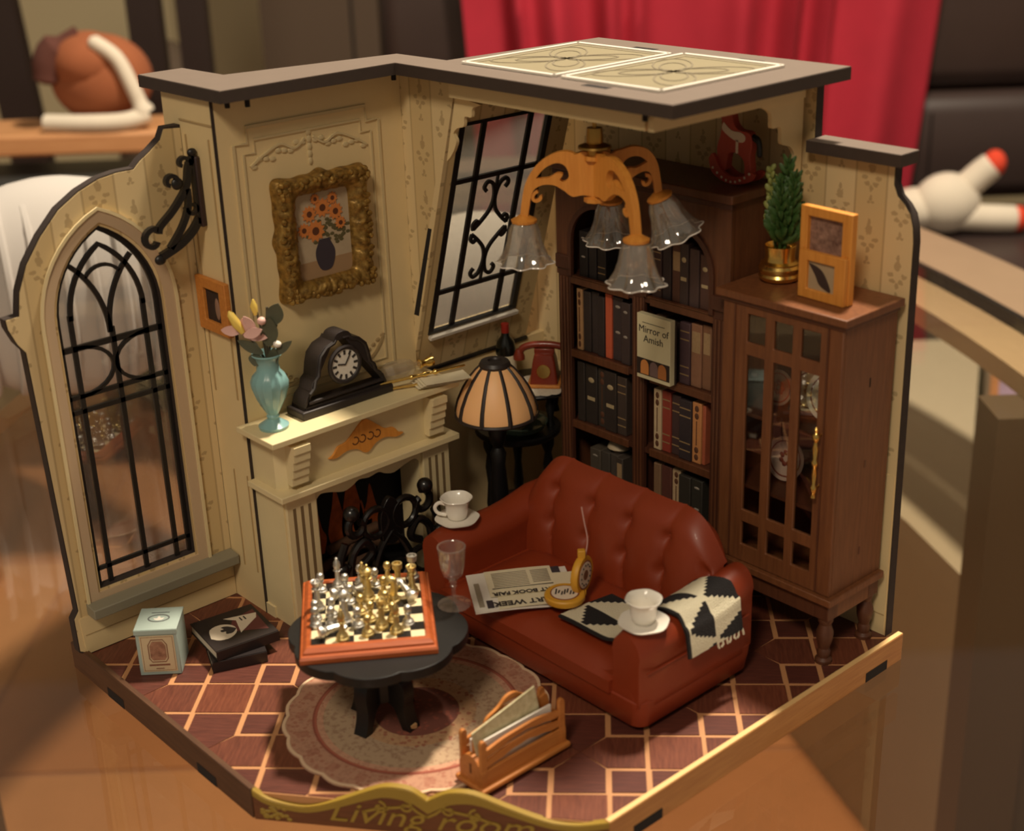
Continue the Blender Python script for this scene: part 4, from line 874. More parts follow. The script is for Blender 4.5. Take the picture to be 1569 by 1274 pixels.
obj('crest', MB().prism(cat2([(-0.045, 0.285), (-0.03, 0.31), (0.0, 0.318), (0.03, 0.31), (0.045, 0.285)], 4), 'x', -0.03, 0.05), CLK, ck, bev=0.003)

dc = thing('crystal_decanter', 'clear crystal bottle lying on its side with gold stopper on the mantel', 'bottle', (0.305, -0.93, 0.905), math.radians(85))
AXY = Matrix.Rotation(PI/2, 3, 'Y')
obj('glass_body', MB().lathe([(0.001, -0.085), (0.030, -0.08), (0.044, -0.05), (0.044, 0.02), (0.034, 0.055), (0.014, 0.075), (0.014, 0.10)], 12, axis=AXY), FROST, dc, smooth=False)
obj('stopper', MB().lathe([(0.016, 0.098), (0.020, 0.102), (0.016, 0.112), (0.014, 0.13), (0.021, 0.145), (0.022, 0.165), (0.014, 0.170), (0.001, 0.170)], 16, axis=AXY), GOLD, dc)
pp_ = thing('parchment_sheets', 'few folded parchment sheets on the right end of the mantel', 'papers', (0.452, -0.85, 0.8605), math.radians(70))
for k in range(4):
    zf = lambda a, b, k=k: (-0.10+0.20*a+0.01*k, -0.055+0.11*b-0.006*k, 0.003+0.006*k+0.010*math.sin(3*a+k)*b*0.6+0.006)
    obj('sheet', MB().slab(zf, 10, 6, (0, 0, 0.0015)), PAPER, pp_, label=None)
ql = thing('gold_rod', 'slender turned gold rod lying across the parchment on the mantel', 'rod', (0.41, -0.895, 0.90))
obj('shaft', MB().lathe([(0.004, -0.20), (0.006, -0.195), (0.006, -0.06), (0.011, -0.05), (0.007, -0.035), (0.007, 0.0), (0.012, 0.012), (0.007, 0.03), (0.006, 0.05), (0.013, 0.062), (0.008, 0.078), (0.006, 0.09), (0.005, 0.20), (0.003, 0.205)], 10, axis=Matrix.Rotation(math.radians(-12), 3, 'Z') @ Matrix.Rotation(-PI/2, 3, 'X')), GOLD, ql)
ql2 = thing('gold_pin', 'short gold skewer on the mantel under the longer rod', 'rod', (0.40, -1.0, 0.872))
obj('shaft', MB().lathe([(0.003, -0.10), (0.005, -0.09), (0.005, 0.06), (0.009, 0.07), (0.005, 0.08), (0.002, 0.11)], 8, axis=Matrix.Rotation(math.radians(-22), 3, 'Z') @ Matrix.Rotation(-PI/2, 3, 'X')), GOLD, ql2)

# ------------------------------------------------------------------ ornate picture on the chimney breast
OG = mat('antique_gold', rgb(184, 146, 74), 0.40, 0.6, col2=rgb(92, 66, 30), nscale=38, bump=0.2)
pf = thing('ornate_picture', 'sunflower still life in a carved antique gold frame above the clock', 'picture', (C+0.0005, -1.215, 1.545))
hw, hh, iw, ih = 0.222, 0.250, 0.128, 0.172
def ringpt(t, k):   # t around 0..1, k across 0 outer .. 1 inner
    a = 2*PI*t; ca, sa = math.cos(a), math.sin(a)
    def sq(w, h, p): d = (abs(ca)**p+abs(sa)**p)**(1/p); return w*ca/d, h*sa/d
    ox, oz = sq(hw, hh, 9); wv = 1+0.030*math.cos(8*a)+0.018*math.cos(16*a+0.5); ox, oz = ox*wv, oz*wv
    ix, iz = sq(iw, ih, 14); return ox+(ix-ox)*k, oz+(iz-oz)*k
N_, K_ = 220, 12; rings = []
for i in range(N_):
    r_ = []
    for j in range(K_):
        k = j/(K_-1); y, z = ringpt(i/N_, k)
        h = 0.006+0.050*math.sin(PI*min(1, 0.12+0.80*k))**0.8
        h += 0.010*noise.noise(Vector((y*38, z*38, 1.7)))+0.007*noise.noise(Vector((y*85, z*85, 5.1)))
        if j == 0: h = 0.004
        r_.append((h, y, z))
    r_.append((0.004, *ringpt(i/N_, 1.0))); r_.append((0.0, *ringpt(i/N_, 1.0))); r_.append((0.0, *ringpt(i/N_, 0.0))); rings.append(r_)
fr = obj('carved_frame', MB().ring_tube(rings, closed=True), OG, pf, ang=60)
lumps = MB()
for i in range(64):
    y, z = ringpt(i/64+0.003, 0.30+0.10*math.sin(i*2.4)); lumps.ell((0.050, y, z), 0.012, 0.016+0.005*math.sin(i*1.7), 0.013, 7, 5)
for sy in (-1, 1):
    for sz in (-1, 1):
        cy, cz = sy*0.185, sz*0.212
        for k in range(6):
            a = k*1.05; lumps.ell((0.045, cy+0.022*math.cos(a), cz+0.022*math.sin(a)), 0.016, 0.014, 0.014, 7, 5)
obj('carved_leaves', lumps, OG, fr)
ic = obj('picture_print', MB().box(0.008, -iw, -ih, 0.012, iw, ih), mat('canvas', rgb(186, 166, 136), 0.7, var=0.12, nscale=18), pf)
obj('table_print', MB().box(0.012, -iw, -ih, 0.0125, iw, -ih+0.07), mat('canvas_tan', rgb(160, 128, 92), 0.7), ic)
obj('vase_print', MB().prism(cat2([(-0.022, -0.020), (-0.030, -0.035), (-0.045, -0.07), (-0.040, -0.11), (-0.020, -0.145), (0.022, -0.145), (0.042, -0.11), (0.046, -0.07), (0.030, -0.035), (0.024, -0.020)], 3), 'x', 0.0125, 0.0145), mat('print_navy', rgb(58, 50, 58), 0.7), ic)
PO = mat('print_orange', rgb(206, 126, 62), 0.7); PB = mat('print_brown', rgb(92, 50, 26), 0.7); PG = mat('print_green', rgb(92, 84, 52), 0.7)
gm = MB()
for k in range(60):
    a = rnd.uniform(0, 2*PI); r = rnd.uniform(0.02, 0.10); gm.ell((0.0128, 0.025+r*math.cos(a), 0.01+r*0.6*math.sin(a)), 0.001, 0.012, 0.007, 6, 4)
obj('leaf_print', gm, PG, ic)
for k, (y, z, r) in enumerate([(-0.038, 0.018, 0.046), (0.002, 0.105, 0.040), (0.062, 0.080, 0.036), (0.052, 0.135, 0.026), (-0.092, 0.030, 0.030), (-0.062, 0.090, 0.034), (0.082, 0.030, 0.026), (-0.03, 0.145, 0.022)]):
    q = MB(); q.prism([((r*(1 if n % 2 else 0.72))*math.cos(n*PI/11)+y, (r*(1 if n % 2 else 0.72))*math.sin(n*PI/11)+z) for n in range(22)], 'x', 0.0135, 0.0150+0.0003*k)
    f_ = obj('flower_print', q, PO, ic); obj('flower_eye', MB().lathe([(r*0.36, 0.0), (r*0.36, 0.0008)], 10, (0.0153+0.0003*k, y, z), axis=Matrix.Rotation(PI/2, 3, 'Y')), PB, f_)

# small wooden frame on the return wall and the black iron bracket
def woodframe(par, w, h, iw_, ih_, d, m_, face, nm='frame'):
    # in local x-z plane, front at y=-d
    return obj(nm, MB().prism([(-w, -h), (w, -h), (w, h), (-w, h)], 'y', -d, 0.0, [[(-iw_, -ih_), (iw_, -ih_), (iw_, ih_), (-iw_, ih_)]]), m_, par, bev=0.003)
sf = thing('wall_picture', 'small honey wood picture frame on the return wall near the gothic window', 'picture', (0.118, YJ-0.0005, 1.325))
woodframe(sf, 0.108, 0.108, 0.058, 0.066, 0.022, HONEY, None)
obj('photo', MB().box(-0.060, -0.008, -0.068, 0.060, -0.004, 0.068), mat('photo_dark', rgb(54, 42, 40), 0.6, var=0.5, nscale=25), sf)
obj('photo_figure', MB().ell((0.02, -0.009, -0.01), 0.018, 0.003, 0.045, 8, 6), mat('photo_face', rgb(150, 116, 96), 0.6), sf)
sb = thing('iron_bracket', 'black scrolled iron lamp bracket on the return wall above the window', 'bracket', (0.10, YJ, 1.775))
obj('back_plate', MB().box(-0.010, -0.022, -0.135, 0.022, 0.0, 0.135), mat('bracket_plate', rgb(50, 32, 28), 0.5), sb, bev=0.006)
def ib(pts, w=0.026, nm='scroll'): return obj(nm, MB().stroke([(0.004, a, b) for a, b in pts], (1, 0, 0), w, 0.022), BLACK, sb)
ib([(-0.022, 0.140), (-0.022, -0.12)], 0.022, 'upright')
ib(cat2([(-0.022, -0.10), (-0.06, -0.145), (-0.12, -0.185), (-0.20, -0.215)]), 0.030, 'arm')
ib(cat2([(-0.02, 0.135), (-0.045, 0.10), (-0.062, 0.03), (-0.10, -0.02), (-0.14, -0.06), (-0.19, -0.10), (-0.20, -0.125)]), 0.024)
ib(cat2([(-0.06, 0.02), (-0.065, -0.05), (-0.10, -0.12), (-0.16, -0.19)]), 0.022)
ib([(-0.225+a, -0.145+b) for a, b in spiral(0, 0, 0.045, 0.018, 60, 330, 14)], 0.020)
ib([(-0.065+a, 0.115+b) for a, b in spiral(0, 0, 0.030, 0.010, -20, 230, 12)], 0.014)
ib([(-0.125+a, 0.055+b) for a, b in spiral(0, 0, 0.030, 0.012, 0, 250, 12)], 0.016)
ib([(-0.045+a, -0.055+b) for a, b in spiral(0, 0, 0.030, 0.010, 170, 420, 12)], 0.014)
obj('boss', MB().ell((0.004, -0.098, 0.045), 0.012, 0.024, 0.024, 14, 8), BLACK, sb); obj('boss', MB().ell((0.004, -0.205, -0.225), 0.014, 0.024, 0.02, 12, 8), BLACK, sb)
obj('boss', MB().ell((0.004, -0.022, 0.150), 0.014, 0.02, 0.016, 12, 8), BLACK, sb)

# ------------------------------------------------------------------ chandelier
ch = thing('chandelier', 'wooden chandelier with glass bell shades hanging from the roof board', 'chandelier', (1.22, -0.67, 1.70))
obj('ceiling_rose', MB().lathe([(0.001, 0.395), (0.075, 0.395), (0.08, 0.385), (0.07, 0.375), (0.001, 0.372)], 24), CREAM, ch)
obj('rod', MB().tube([(0, 0, 0.24), (0, 0, 0.43)], 0.008, 8), BRASS, ch)
obj('brass_cup', MB().lathe([(0.001, 0.30), (0.028, 0.30), (0.032, 0.26), (0.03, 0.245), (0.060, 0.235), (0.062, 0.228), (0.030, 0.220), (0.028, 0.19), (0.001, 0.188)], 20), BRASS, ch)
obj('hub', MB().lathe([(0.001, 0.20), (0.042, 0.20), (0.042, 0.185), (0.02, 0.180), (0.02, 0.05), (0.042, 0.045), (0.042, 0.03), (0.001, 0.03)], 8), LASER, ch)
def arm2d():
    outer = cat2([(0.0, 0.185), (0.035, 0.195), (0.060, 0.185), (0.085, 0.195), (0.14, 0.195), (0.195, 0.165), (0.230, 0.110), (0.245, 0.04), (0.252, -0.02)], 5)
    back = cat2([(0.226, -0.02), (0.218, 0.03), (0.205, 0.075), (0.175, 0.090), (0.135, 0.080), (0.105, 0.055), (0.075, 0.030), (0.04, 0.035), (0.0, 0.03)], 5)
    h1_ = cat2([(0.195, 0.120), (0.165, 0.150), (0.125, 0.160), (0.095, 0.140), (0.085, 0.105), (0.10, 0.085), (0.115, 0.095), (0.105, 0.112), (0.125, 0.122), (0.155, 0.112), (0.195, 0.120)], 3)[:-1]
    return outer + back, [h1_]
shp_prof = [(0.020, 0.0), (0.046, -0.006), (0.058, -0.032), (0.065, -0.075), (0.074, -0.115), (0.094, -0.150), (0.102, -0.156)]
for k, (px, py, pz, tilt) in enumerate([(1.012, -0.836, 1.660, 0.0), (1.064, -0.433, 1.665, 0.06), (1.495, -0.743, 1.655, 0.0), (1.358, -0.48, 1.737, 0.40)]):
    d = Vector((px-1.22, py+0.67, 0)); L = d.length; ang = math.atan2(d.y, d.x); sc_ = L/0.24
    po, ho = arm2d(); dz = pz-1.70+0.005
    def tf(p): return (p[0]*sc_, 0.02+p[1] + (dz if p[1] < 0.03 and p[0] > 0.2 else dz*min(1, max(0, (p[0]-0.1)/0.14))))
    m_ = MB().prism([tf(p) for p in po], 'y', -0.014, 0.014, [[tf(p) for p in h] for h in ho])
    a_ = obj('arm', m_, LASER, ch, bev=0.002); a_.rotation_euler[2] = ang
    obj('arm_curl', MB().stroke([tf(p)[:1]+(0.0,)+tf(p)[1:] for p in spiral(0.190, 0.048, 0.022, 0.008, 90, -200, 12)], (0, 1, 0), 0.012, 0.020), LASER, a_)
    top_ = tf((0.24, -0.02)); RT_ = Matrix.Rotation(-tilt, 3, 'Y')
    obj('shade_holder', MB().lathe([(0.018, 0.012), (0.030, 0.004), (0.050, -0.006), (0.048, -0.016), (0.001, -0.016)], 10, (top_[0], 0, top_[1]), axis=RT_), LASER, a_)
    n = 48; rg_ = []
    fl_ = lambda a, z: 1+0.035*math.cos(8*a)*min(1, max(0, (-z-0.01)/0.05))+(0.07*math.cos(8*a) if z < -0.12 else 0)
    pr = [(r, z-0.014) for r, z in shp_prof] + [(r-0.004, z-0.014) for r, z in reversed(shp_prof)]
    obj('glass_bell_shade', MB().lathe(pr, n, (top_[0], 0, top_[1]), mod=fl_, axis=RT_), FROST, a_)
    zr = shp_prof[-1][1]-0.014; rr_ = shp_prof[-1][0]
    obj('shade_lip_highlight', MB().tube([tuple(RT_ @ Vector((rr_*fl_(t, zr)*math.cos(t), rr_*fl_(t, zr)*math.sin(t), zr))+Vector((top_[0], 0, top_[1]))) for t in [2*PI*j/64 for j in range(64)]], 0.0028, 6, True), mat('lip_highlight', rgb(236, 230, 220), 0.08, spec=0.8), a_)  # pale tube paints the bright rim highlight onto the bell glass
    obj('inner_bulb', MB().lathe([(0.016, -0.014), (0.018, -0.03), (0.026, -0.05), (0.026, -0.07), (0.012, -0.085), (0.001, -0.088)], 14, (top_[0], 0, top_[1]), axis=RT_), FROST, a_)

# ------------------------------------------------------------------ things on bookcase and cabinet
HR = mat('horse_red', rgb(172, 66, 50), 0.5, var=0.1, nscale=20); HW = mat('horse_white', rgb(216, 196, 170), 0.6)
rh = thing('rocking_horse', 'small red wooden rocking horse with white trimming on top of the bookcase', 'rocking horse', (1.435, -0.135, 1.7355), math.radians(0)); rh.scale = (1.1, 1.1, 1.1)
rk = cat2([(-0.10, 0.075), (-0.085, 0.030), (-0.04, 0.006), (0.0, 0.0), (0.04, 0.004), (0.085, 0.020), (0.10, 0.045), (0.08, 0.05), (0.055, 0.035), (0.02, 0.026), (-0.02, 0.030), (-0.055, 0.055), (-0.08, 0.095), (-0.10, 0.075)], 4)[:-1]
for y in (-0.028, 0.022): obj('rocker', MB().prism(rk, 'y', y, y+0.012), HR, rh, bev=0.002)
obj('body', MB().prism(cat2([(-0.065, 0.05), (-0.075, 0.11), (-0.060, 0.16), (-0.055, 0.21), (-0.075, 0.235), (-0.07, 0.255), (-0.035, 0.275), (-0.015, 0.262), (-0.005, 0.21), (0.02, 0.185), (0.065, 0.18), (0.078, 0.14), (0.070, 0.10), (0.075, 0.045), (0.05, 0.03), (0.045, 0.08), (0.01, 0.105), (-0.025, 0.095), (-0.035, 0.04), (-0.065, 0.05)], 3)[:-1], 'y', -0.016, 0.016), HR, rh, bev=0.003)
obj('saddle', MB().prism(cat2([(-0.045, 0.205), (-0.01, 0.180), (0.03, 0.178), (0.05, 0.165), (0.04, 0.145), (0.0, 0.150), (-0.05, 0.178), (-0.045, 0.205)], 3)[:-1], 'y', -0.018, 0.018), HW, rh)
obj('girth', MB().box(0.010, -0.018, 0.105, 0.020, 0.018, 0.150), HW, rh)
q = MB()
for k in range(9): q.ell((-0.08+0.02*k, -0.0285, 0.062-0.055*math.sin(PI*(k+1)/10)), 0.005, 0.002, 0.005, 6, 4)
obj('dots', q, HW, rh)
obj('tail', MB().tube(cat2([(0.068, 0, 0.165), (0.095, 0, 0.15), (0.10, 0, 0.10)]), [0.012]*6+[0.010]*6+[0.004], 8), BLACK, rh)

pl = thing('plant_pot', 'ridged gold pot on top of the glazed cabinet', 'pot', (1.672, -0.155, 1.4055))
obj('pot_body', MB().lathe([(0.001, 0.0), (0.060, 0.0), (0.074, 0.010), (0.078, 0.022), (0.073, 0.032), (0.078, 0.042), (0.078, 0.054), (0.070, 0.064), (0.072, 0.070), (0.058, 0.078), (0.055, 0.10), (0.060, 0.135), (0.056, 0.137), (0.050, 0.12), (0.001, 0.118)], 32), GOLD, pl)
gp = thing('succulent', 'bushy green plant with rounded leaves growing in the gold pot', 'plant', (1.672, -0.155, 1.525))
GR1 = mat('leaf_green', rgb(62, 92, 40), 0.5, var=0.3, nscale=30); GR2 = mat('leaf_lime', rgb(146, 152, 82), 0.45, var=0.2, nscale=30)
ba = MB().ell((0, 0, 0.022), 0.012, 0.006, 0.024, 7, 5).mesh('leaf'); ba.materials.append(GR1)
bb_ = MB().ell((0, 0, 0.014), 0.013, 0.010, 0.016, 8, 6).mesh('leaf'); bb_.materials.append(GR2)
for s_i, (dx, dy, hgt, kind) in enumerate([(-0.035, -0.02, 0.30, 1), (0.012, -0.025, 0.25, 0), (0.048, 0.0, 0.28, 0), (0.03, -0.045, 0.22, 0), (0.0, 0.02, 0.30, 1), (0.06, -0.02, 0.24, 0), (0.02, 0.0, 0.33, 0)]):
    st = obj('stem', MB().tube([(dx*0.4, dy*0.4, 0), (dx, dy, hgt*0.5), (dx*1.15, dy*1.1, hgt)], 0.006, 6), GR1, gp)
    n = 40 if kind == 0 else 30
    for k in range(n):
        t = 0.14+0.86*k/n; a = k*2.4; tilt = math.radians(62-32*t); w = 1.6-0.85*t
        o = obj('leaf', bb_ if kind else ba, None, gp)
        o.location = (dx*(0.4+0.75*t), dy*(0.4+0.75*t), hgt*t); o.rotation_euler = (0, tilt, a)
        o.scale = (w, w, w*1.35)

ff = thing('double_photo_frame', 'honey wood double photo frame standing on the glazed cabinet', 'photo frame', (1.940, -0.215, 1.4055), math.radians(-3))
fo = bpy.data.objects.new('rear_frame', None)
bpy.data.objects.remove(fo)
def fr2(nm, x0, x1, z0, z1, ix0, ix1, iz0, iz1, y, d):
    return obj(nm, MB().prism([(x0, z0), (x1, z0), (x1, z1), (x0, z1)], 'y', y-d, y, [[(ix0, iz0), (ix1, iz0), (ix1, iz1), (ix0, iz1)]]), LASER, ff, bev=0.003)
f1 = fr2('upper_frame', -0.118, 0.112, 0.0, 0.330, -0.085, 0.070, 0.165, 0.295, 0.0, 0.03)
f2 = fr2('lower_frame', -0.100, 0.108, 0.0, 0.175, -0.062, 0.060, 0.035, 0.140, -0.0301, 0.022)
obj('photo', MB().box(-0.088, -0.012, 0.160, 0.075, -0.008, 0.300), mat('photo_flowers', rgb(170, 132, 112), 0.6, col2=rgb(86, 56, 46), nscale=34), f1)
obj('photo', MB().box(-0.066, -0.040, 0.030, 0.065, -0.036, 0.145), mat('photo_sky', rgb(176, 152, 118), 0.6, var=0.1, nscale=10), f2)
obj('bird_print', MB().prism(cat2([(-0.060, 0.128), (-0.03, 0.122), (0.0, 0.108), (0.025, 0.075), (0.040, 0.040), (0.015, 0.045), (-0.012, 0.060), (-0.030, 0.090), (-0.060, 0.128)], 4)[:-1], 'y', -0.043, -0.040), mat('bird_dark', rgb(56, 40, 36), 0.6), f2)
obj('back_stay', MB().prism([(0.0, 0.0), (0.075, 0.0), (0.0, 0.22)], 'x', -0.015, 0.015), LASER, ff)
# ------------------------------------------------------------------ chess
bd = thing('chess_board', 'chess board with moulded orange-brown wooden frame on the black table', 'chess board', (1.1175, -1.7485, 0.381), math.radians(54.5))
BWd = wood('board_mahogany', (176, 90, 44), (150, 68, 30), 0.38, axis=0, coat=0.15)
Wd, Dd = 0.238, 0.275; iw2, id2 = 0.198, 0.221
for nm, poly in (('frame_side', [(-Wd, -Dd), (Wd, -Dd), (iw2, -id2), (-iw2, -id2)]), ('frame_side', [(Wd, -Dd), (Wd, Dd), (iw2, id2), (iw2, -id2)]), ('frame_side', [(Wd, Dd), (-Wd, Dd), (-iw2, id2), (iw2, id2)]), ('frame_side', [(-Wd, Dd), (-Wd, -Dd), (-iw2, -id2), (-iw2, id2)])):
    a, b, c, d = [Vector((p[0], p[1], 0)) for p in poly]
    def ring(p, q): # section from outer edge p to inner edge q
        prof_ = [(0.0, 0.0), (0.0, 0.016), (0.10, 0.024), (0.30, 0.026), (0.34, 0.034), (0.62, 0.044), (0.92, 0.046), (1.0, 0.040), (1.0, 0.0)]
        return [tuple(p+(q-p)*t+Vector((0, 0, z))) for t, z in prof_]
    obj(nm, MB().ring_tube([ring(a, d), ring(b, c)]), BWd, bd, ang=20)
obj('under_board', MB().box(-iw2, -id2, 0.0, iw2, id2, 0.032), BLACK, bd)
CH1 = mat('square_ivory', rgb(224, 208, 168), 0.4); CH2 = mat('square_black', rgb(26, 22, 20), 0.35)
sw_, sd_ = 2*iw2/8, 2*id2/8
qa = MB().box(-sw_/2+0.0004, -sd_/2+0.0004, 0.032, sw_/2-0.0004, sd_/2-0.0004, 0.036).mesh('square', False); qa.materials.append(CH1)
qb = qa.copy(); qb.materials.clear(); qb.materials.append(CH2)
for i in range(8):
    for j in range(8): obj('square', qa if (i+j) % 2 else qb, None, bd, loc=(-iw2+sw_*(i+0.5), -id2+sd_*(j+0.5), 0))
PROF = {
 'pawn': [(0.001, 0), (0.021, 0), (0.021, 0.008), (0.016, 0.012), (0.018, 0.016), (0.010, 0.022), (0.007, 0.036), (0.012, 0.040), (0.008, 0.043), (0.0125, 0.049), (0.014, 0.056), (0.010, 0.065), (0.001, 0.069)],
 'bishop': [(0.001, 0), (0.022, 0), (0.022, 0.009), (0.016, 0.014), (0.018, 0.018), (0.010, 0.028), (0.008, 0.055), (0.014, 0.060), (0.009, 0.064), (0.013, 0.075), (0.011, 0.088), (0.005, 0.098), (0.006, 0.102), (0.001, 0.106)],
 'rook': [(0.001, 0), (0.022, 0), (0.022, 0.010), (0.016, 0.015), (0.018, 0.019), (0.011, 0.028), (0.010, 0.060), (0.017, 0.066), (0.018, 0.084), (0.012, 0.084), (0.011, 0.078), (0.001, 0.078)],
 'queen': [(0.001, 0), (0.023, 0), (0.023, 0.010), (0.017, 0.016), (0.019, 0.020), (0.011, 0.032), (0.009, 0.068), (0.016, 0.074), (0.010, 0.078), (0.018, 0.098), (0.012, 0.096), (0.005, 0.104), (0.001, 0.108)],
 'king': [(0.001, 0), (0.024, 0), (0.024, 0.010), (0.017, 0.016), (0.020, 0.021), (0.012, 0.034), (0.010, 0.074), (0.018, 0.080), (0.011, 0.084), (0.018, 0.104), (0.014, 0.108), (0.004, 0.112), (0.004, 0.122), (0.001, 0.124)]}
PM = {}
for kname, pr in PROF.items():
    for cname, m_ in (('gold', CHESSG), ('silver', CHESSS)):
        me = MB().lathe(pr, 16).mesh('chess_' + kname); me.materials.append(m_); PM[(kname, cname)] = me
for cname, m_ in (('gold', CHESSG), ('silver', CHESSS)):
    q = MB().lathe([(0.001, 0), (0.022, 0), (0.022, 0.009), (0.016, 0.014), (0.018, 0.018), (0.014, 0.026), (0.001, 0.028)], 16)
    q.tube(cat2([(0, 0, 0.02), (0.004, 0, 0.05), (0.002, 0, 0.075), (-0.014, 0, 0.074), (-0.022, 0, 0.062)], 4), [0.013]*5+[0.012]*4+[0.011]*4+[0.008]*4, 8)
    me = q.mesh('chess_knight'); me.materials.append(m_); PM[('knight', cname)] = me
TH = math.radians(54.5); ex, ey = Vector((math.cos(TH), math.sin(TH), 0)), Vector((-math.sin(TH), math.cos(TH), 0)); B0 = Vector((1.1175, -1.7485, 0.4171))
PIECES = [
 ('silver', 'knight', -0.168, -0.172, 1, 'lying at the front left corner of the board'),
 ('silver', 'pawn', -0.126, -0.090, 0, 'left of the standing gold bishop near the front'), ('silver', 'pawn', -0.182, -0.085, 0, 'second up along the left edge'),
 ('silver', 'bishop', -0.102, 0.189, 0, 'tall by the back left edge'), ('silver', 'pawn', -0.165, 0.161, 0, 'at the back left corner'),
 ('silver', 'queen', -0.176, 0.034, 0, 'midway along the left edge'), ('silver', 'pawn', -0.124, -0.028, 0, 'inside the left edge beside the silver queen'), ('silver', 'pawn', -0.182, -0.040, 0, 'third up along the left edge'),
 ('silver', 'king', -0.078, -0.072, 0, 'in the silver crowd left of centre'), ('silver', 'pawn', -0.034, -0.112, 0, 'in front of the silver king'),
 ('silver', 'rook', 0.176, 0.205, 0, 'at the back right corner'), ('silver', 'knight', 0.168, 0.022, 2, 'leaning near the right edge'),
 ('silver', 'pawn', 0.143, -0.125, 0, 'alone near the front right corner'), ('silver', 'pawn', -0.020, 0.200, 0, 'at the middle of the back edge'),
 ('silver', 'pawn', -0.075, 0.140, 0, 'behind the silver king near the back'), ('silver', 'pawn', 0.034, 0.165, 0, 'at the back between gold pieces'), ('silver', 'pawn', -0.060, 0.056, 0, 'at the left of the board centre'),
 ('silver', 'queen', -0.125, 0.088, 1, 'toppled near the back left'),
 ('gold', 'bishop', -0.088, -0.190, 0, 'on the front row'), ('gold', 'pawn', 0.000, -0.172, 0, 'on the front row centre'), ('gold', 'queen', 0.050, -0.132, 0, 'tall near the front centre'),
 ('gold', 'bishop', 0.100, -0.172, 0, 'right end of the front row'), ('gold', 'pawn', 0.012, -0.078, 0, 'behind the front gold queen at left'), ('gold', 'pawn', -0.022, -0.022, 0, 'at the board centre beside silver pieces'),
 ('gold', 'pawn', 0.090, -0.098, 0, 'behind the right gold bishop'), ('gold', 'pawn', 0.066, -0.012, 0, 'right of the board centre'), ('gold', 'knight', 0.098, 0.044, 0, 'beside the leaning silver knight'),
 ('gold', 'queen', 0.169, 0.090, 0, 'by the right edge'), ('gold', 'rook', 0.119, 0.152, 0, 'second from the back right corner'), ('gold', 'pawn', 0.082, 0.205, 0, 'on the back edge right of centre'),
 ('gold', 'king', 0.008, 0.075, 0, 'tall behind the board centre'), ('gold', 'pawn', 0.064, 0.096, 0, 'between the gold king and gold rook'), ('gold', 'bishop', -0.010, 0.140, 0, 'behind the gold king')]
for cname, kname, a, b, fall, where in PIECES:
    o = obj('chess_' + kname, PM[(kname, cname)], None)
    o.location = B0+ex*a+ey*b; o.scale = (1.08, 1.08, 1.18); o.rotation_euler[2] = TH+(rnd.random()-0.5)*1.5
    if fall == 1: o.rotation_euler = (math.radians(90), 0, TH+1.9); o.location.z += 0.0265
    if fall == 2: o.rotation_euler = (math.radians(-68), 0, TH+0.6); o.location.z += 0.024
    tag(o, '%s chess %s %s' % (cname, kname, where), 'chess piece', '%s chess pieces' % cname)

# ------------------------------------------------------------------ wine glass
wg = thing('wine_glass', 'small clear stemmed wine glass on the black table beside the chess board', 'glass', (1.262, -1.462, 0.3806))
WGL = glassmat('wine_glass_clear', (0.94, 0.92, 0.91, 1), 0.05, 0.11, 0.045, rgb(226, 210, 200))
obj('foot', MB().lathe([(0.001, 0.0), (0.060, 0.0), (0.062, 0.004), (0.02, 0.012), (0.001, 0.012)], 28), WGL, wg)
obj('stem', MB().lathe([(0.012, 0.010), (0.008, 0.03), (0.008, 0.07), (0.014, 0.080), (0.009, 0.086), (0.015, 0.096), (0.010, 0.108)], 14), WGL, wg)
obj('bowl', MB().lathe([(0.001, 0.105), (0.020, 0.110), (0.036, 0.128), (0.045, 0.165), (0.050, 0.215), (0.052, 0.238), (0.048, 0.238), (0.045, 0.20), (0.040, 0.165), (0.030, 0.135), (0.001, 0.122)], 28), WGL, wg)
obj('bowl_lip', MB().tube([(0.050*math.cos(t), 0.050*math.sin(t), 0.239) for t in [2*PI*k/28 for k in range(28)]], 0.003, 6, True), WGL, wg)

# ------------------------------------------------------------------ cups and saucers on the sofa arms
def cup(x, y, z, rz, where):
    s_ = obj('saucer', MB().lathe([(0.001, 0.0), (0.045, 0.0), (0.052, 0.004), (0.088, 0.012), (0.090, 0.017), (0.060, 0.013), (0.001, 0.010)], 36, mod=lambda a, z: 1+0.03*math.cos(6*a)), CERAM, loc=(x, y, z)); tag(s_, 'white saucer on the %s' % where, 'saucer', 'saucers on the sofa arms')
    c = thing('teacup', 'white scalloped teacup on the saucer on the %s' % where, 'cup', (x-0.004, y+0.004, z+0.0142), rz, 'teacups on the sofa arms')
    obj('bowl', MB().lathe([(0.001, 0.0), (0.036, 0.0), (0.040, 0.004), (0.046, 0.03), (0.047, 0.055), (0.056, 0.078), (0.066, 0.088), (0.064, 0.091), (0.052, 0.080), (0.043, 0.056), (0.041, 0.03), (0.034, 0.010), (0.001, 0.008)], 36, mod=lambda a, z: 1+(0.022*math.cos(6*a) if z > 0.07 else 0)), CERAM, c)
    obj('handle', MB().tube(cat2([(0.046, 0, 0.062), (0.070, 0, 0.070), (0.088, 0, 0.052), (0.078, 0, 0.026), (0.044, 0, 0.014)]), 0.008, 8), CERAM, c)
cup(1.880, -1.112, 0.4075, math.radians(120), 'right sofa arm beside the blanket')
cup(0.790, -1.050, 0.4075, math.radians(-128), 'left sofa arm near the fireplace')

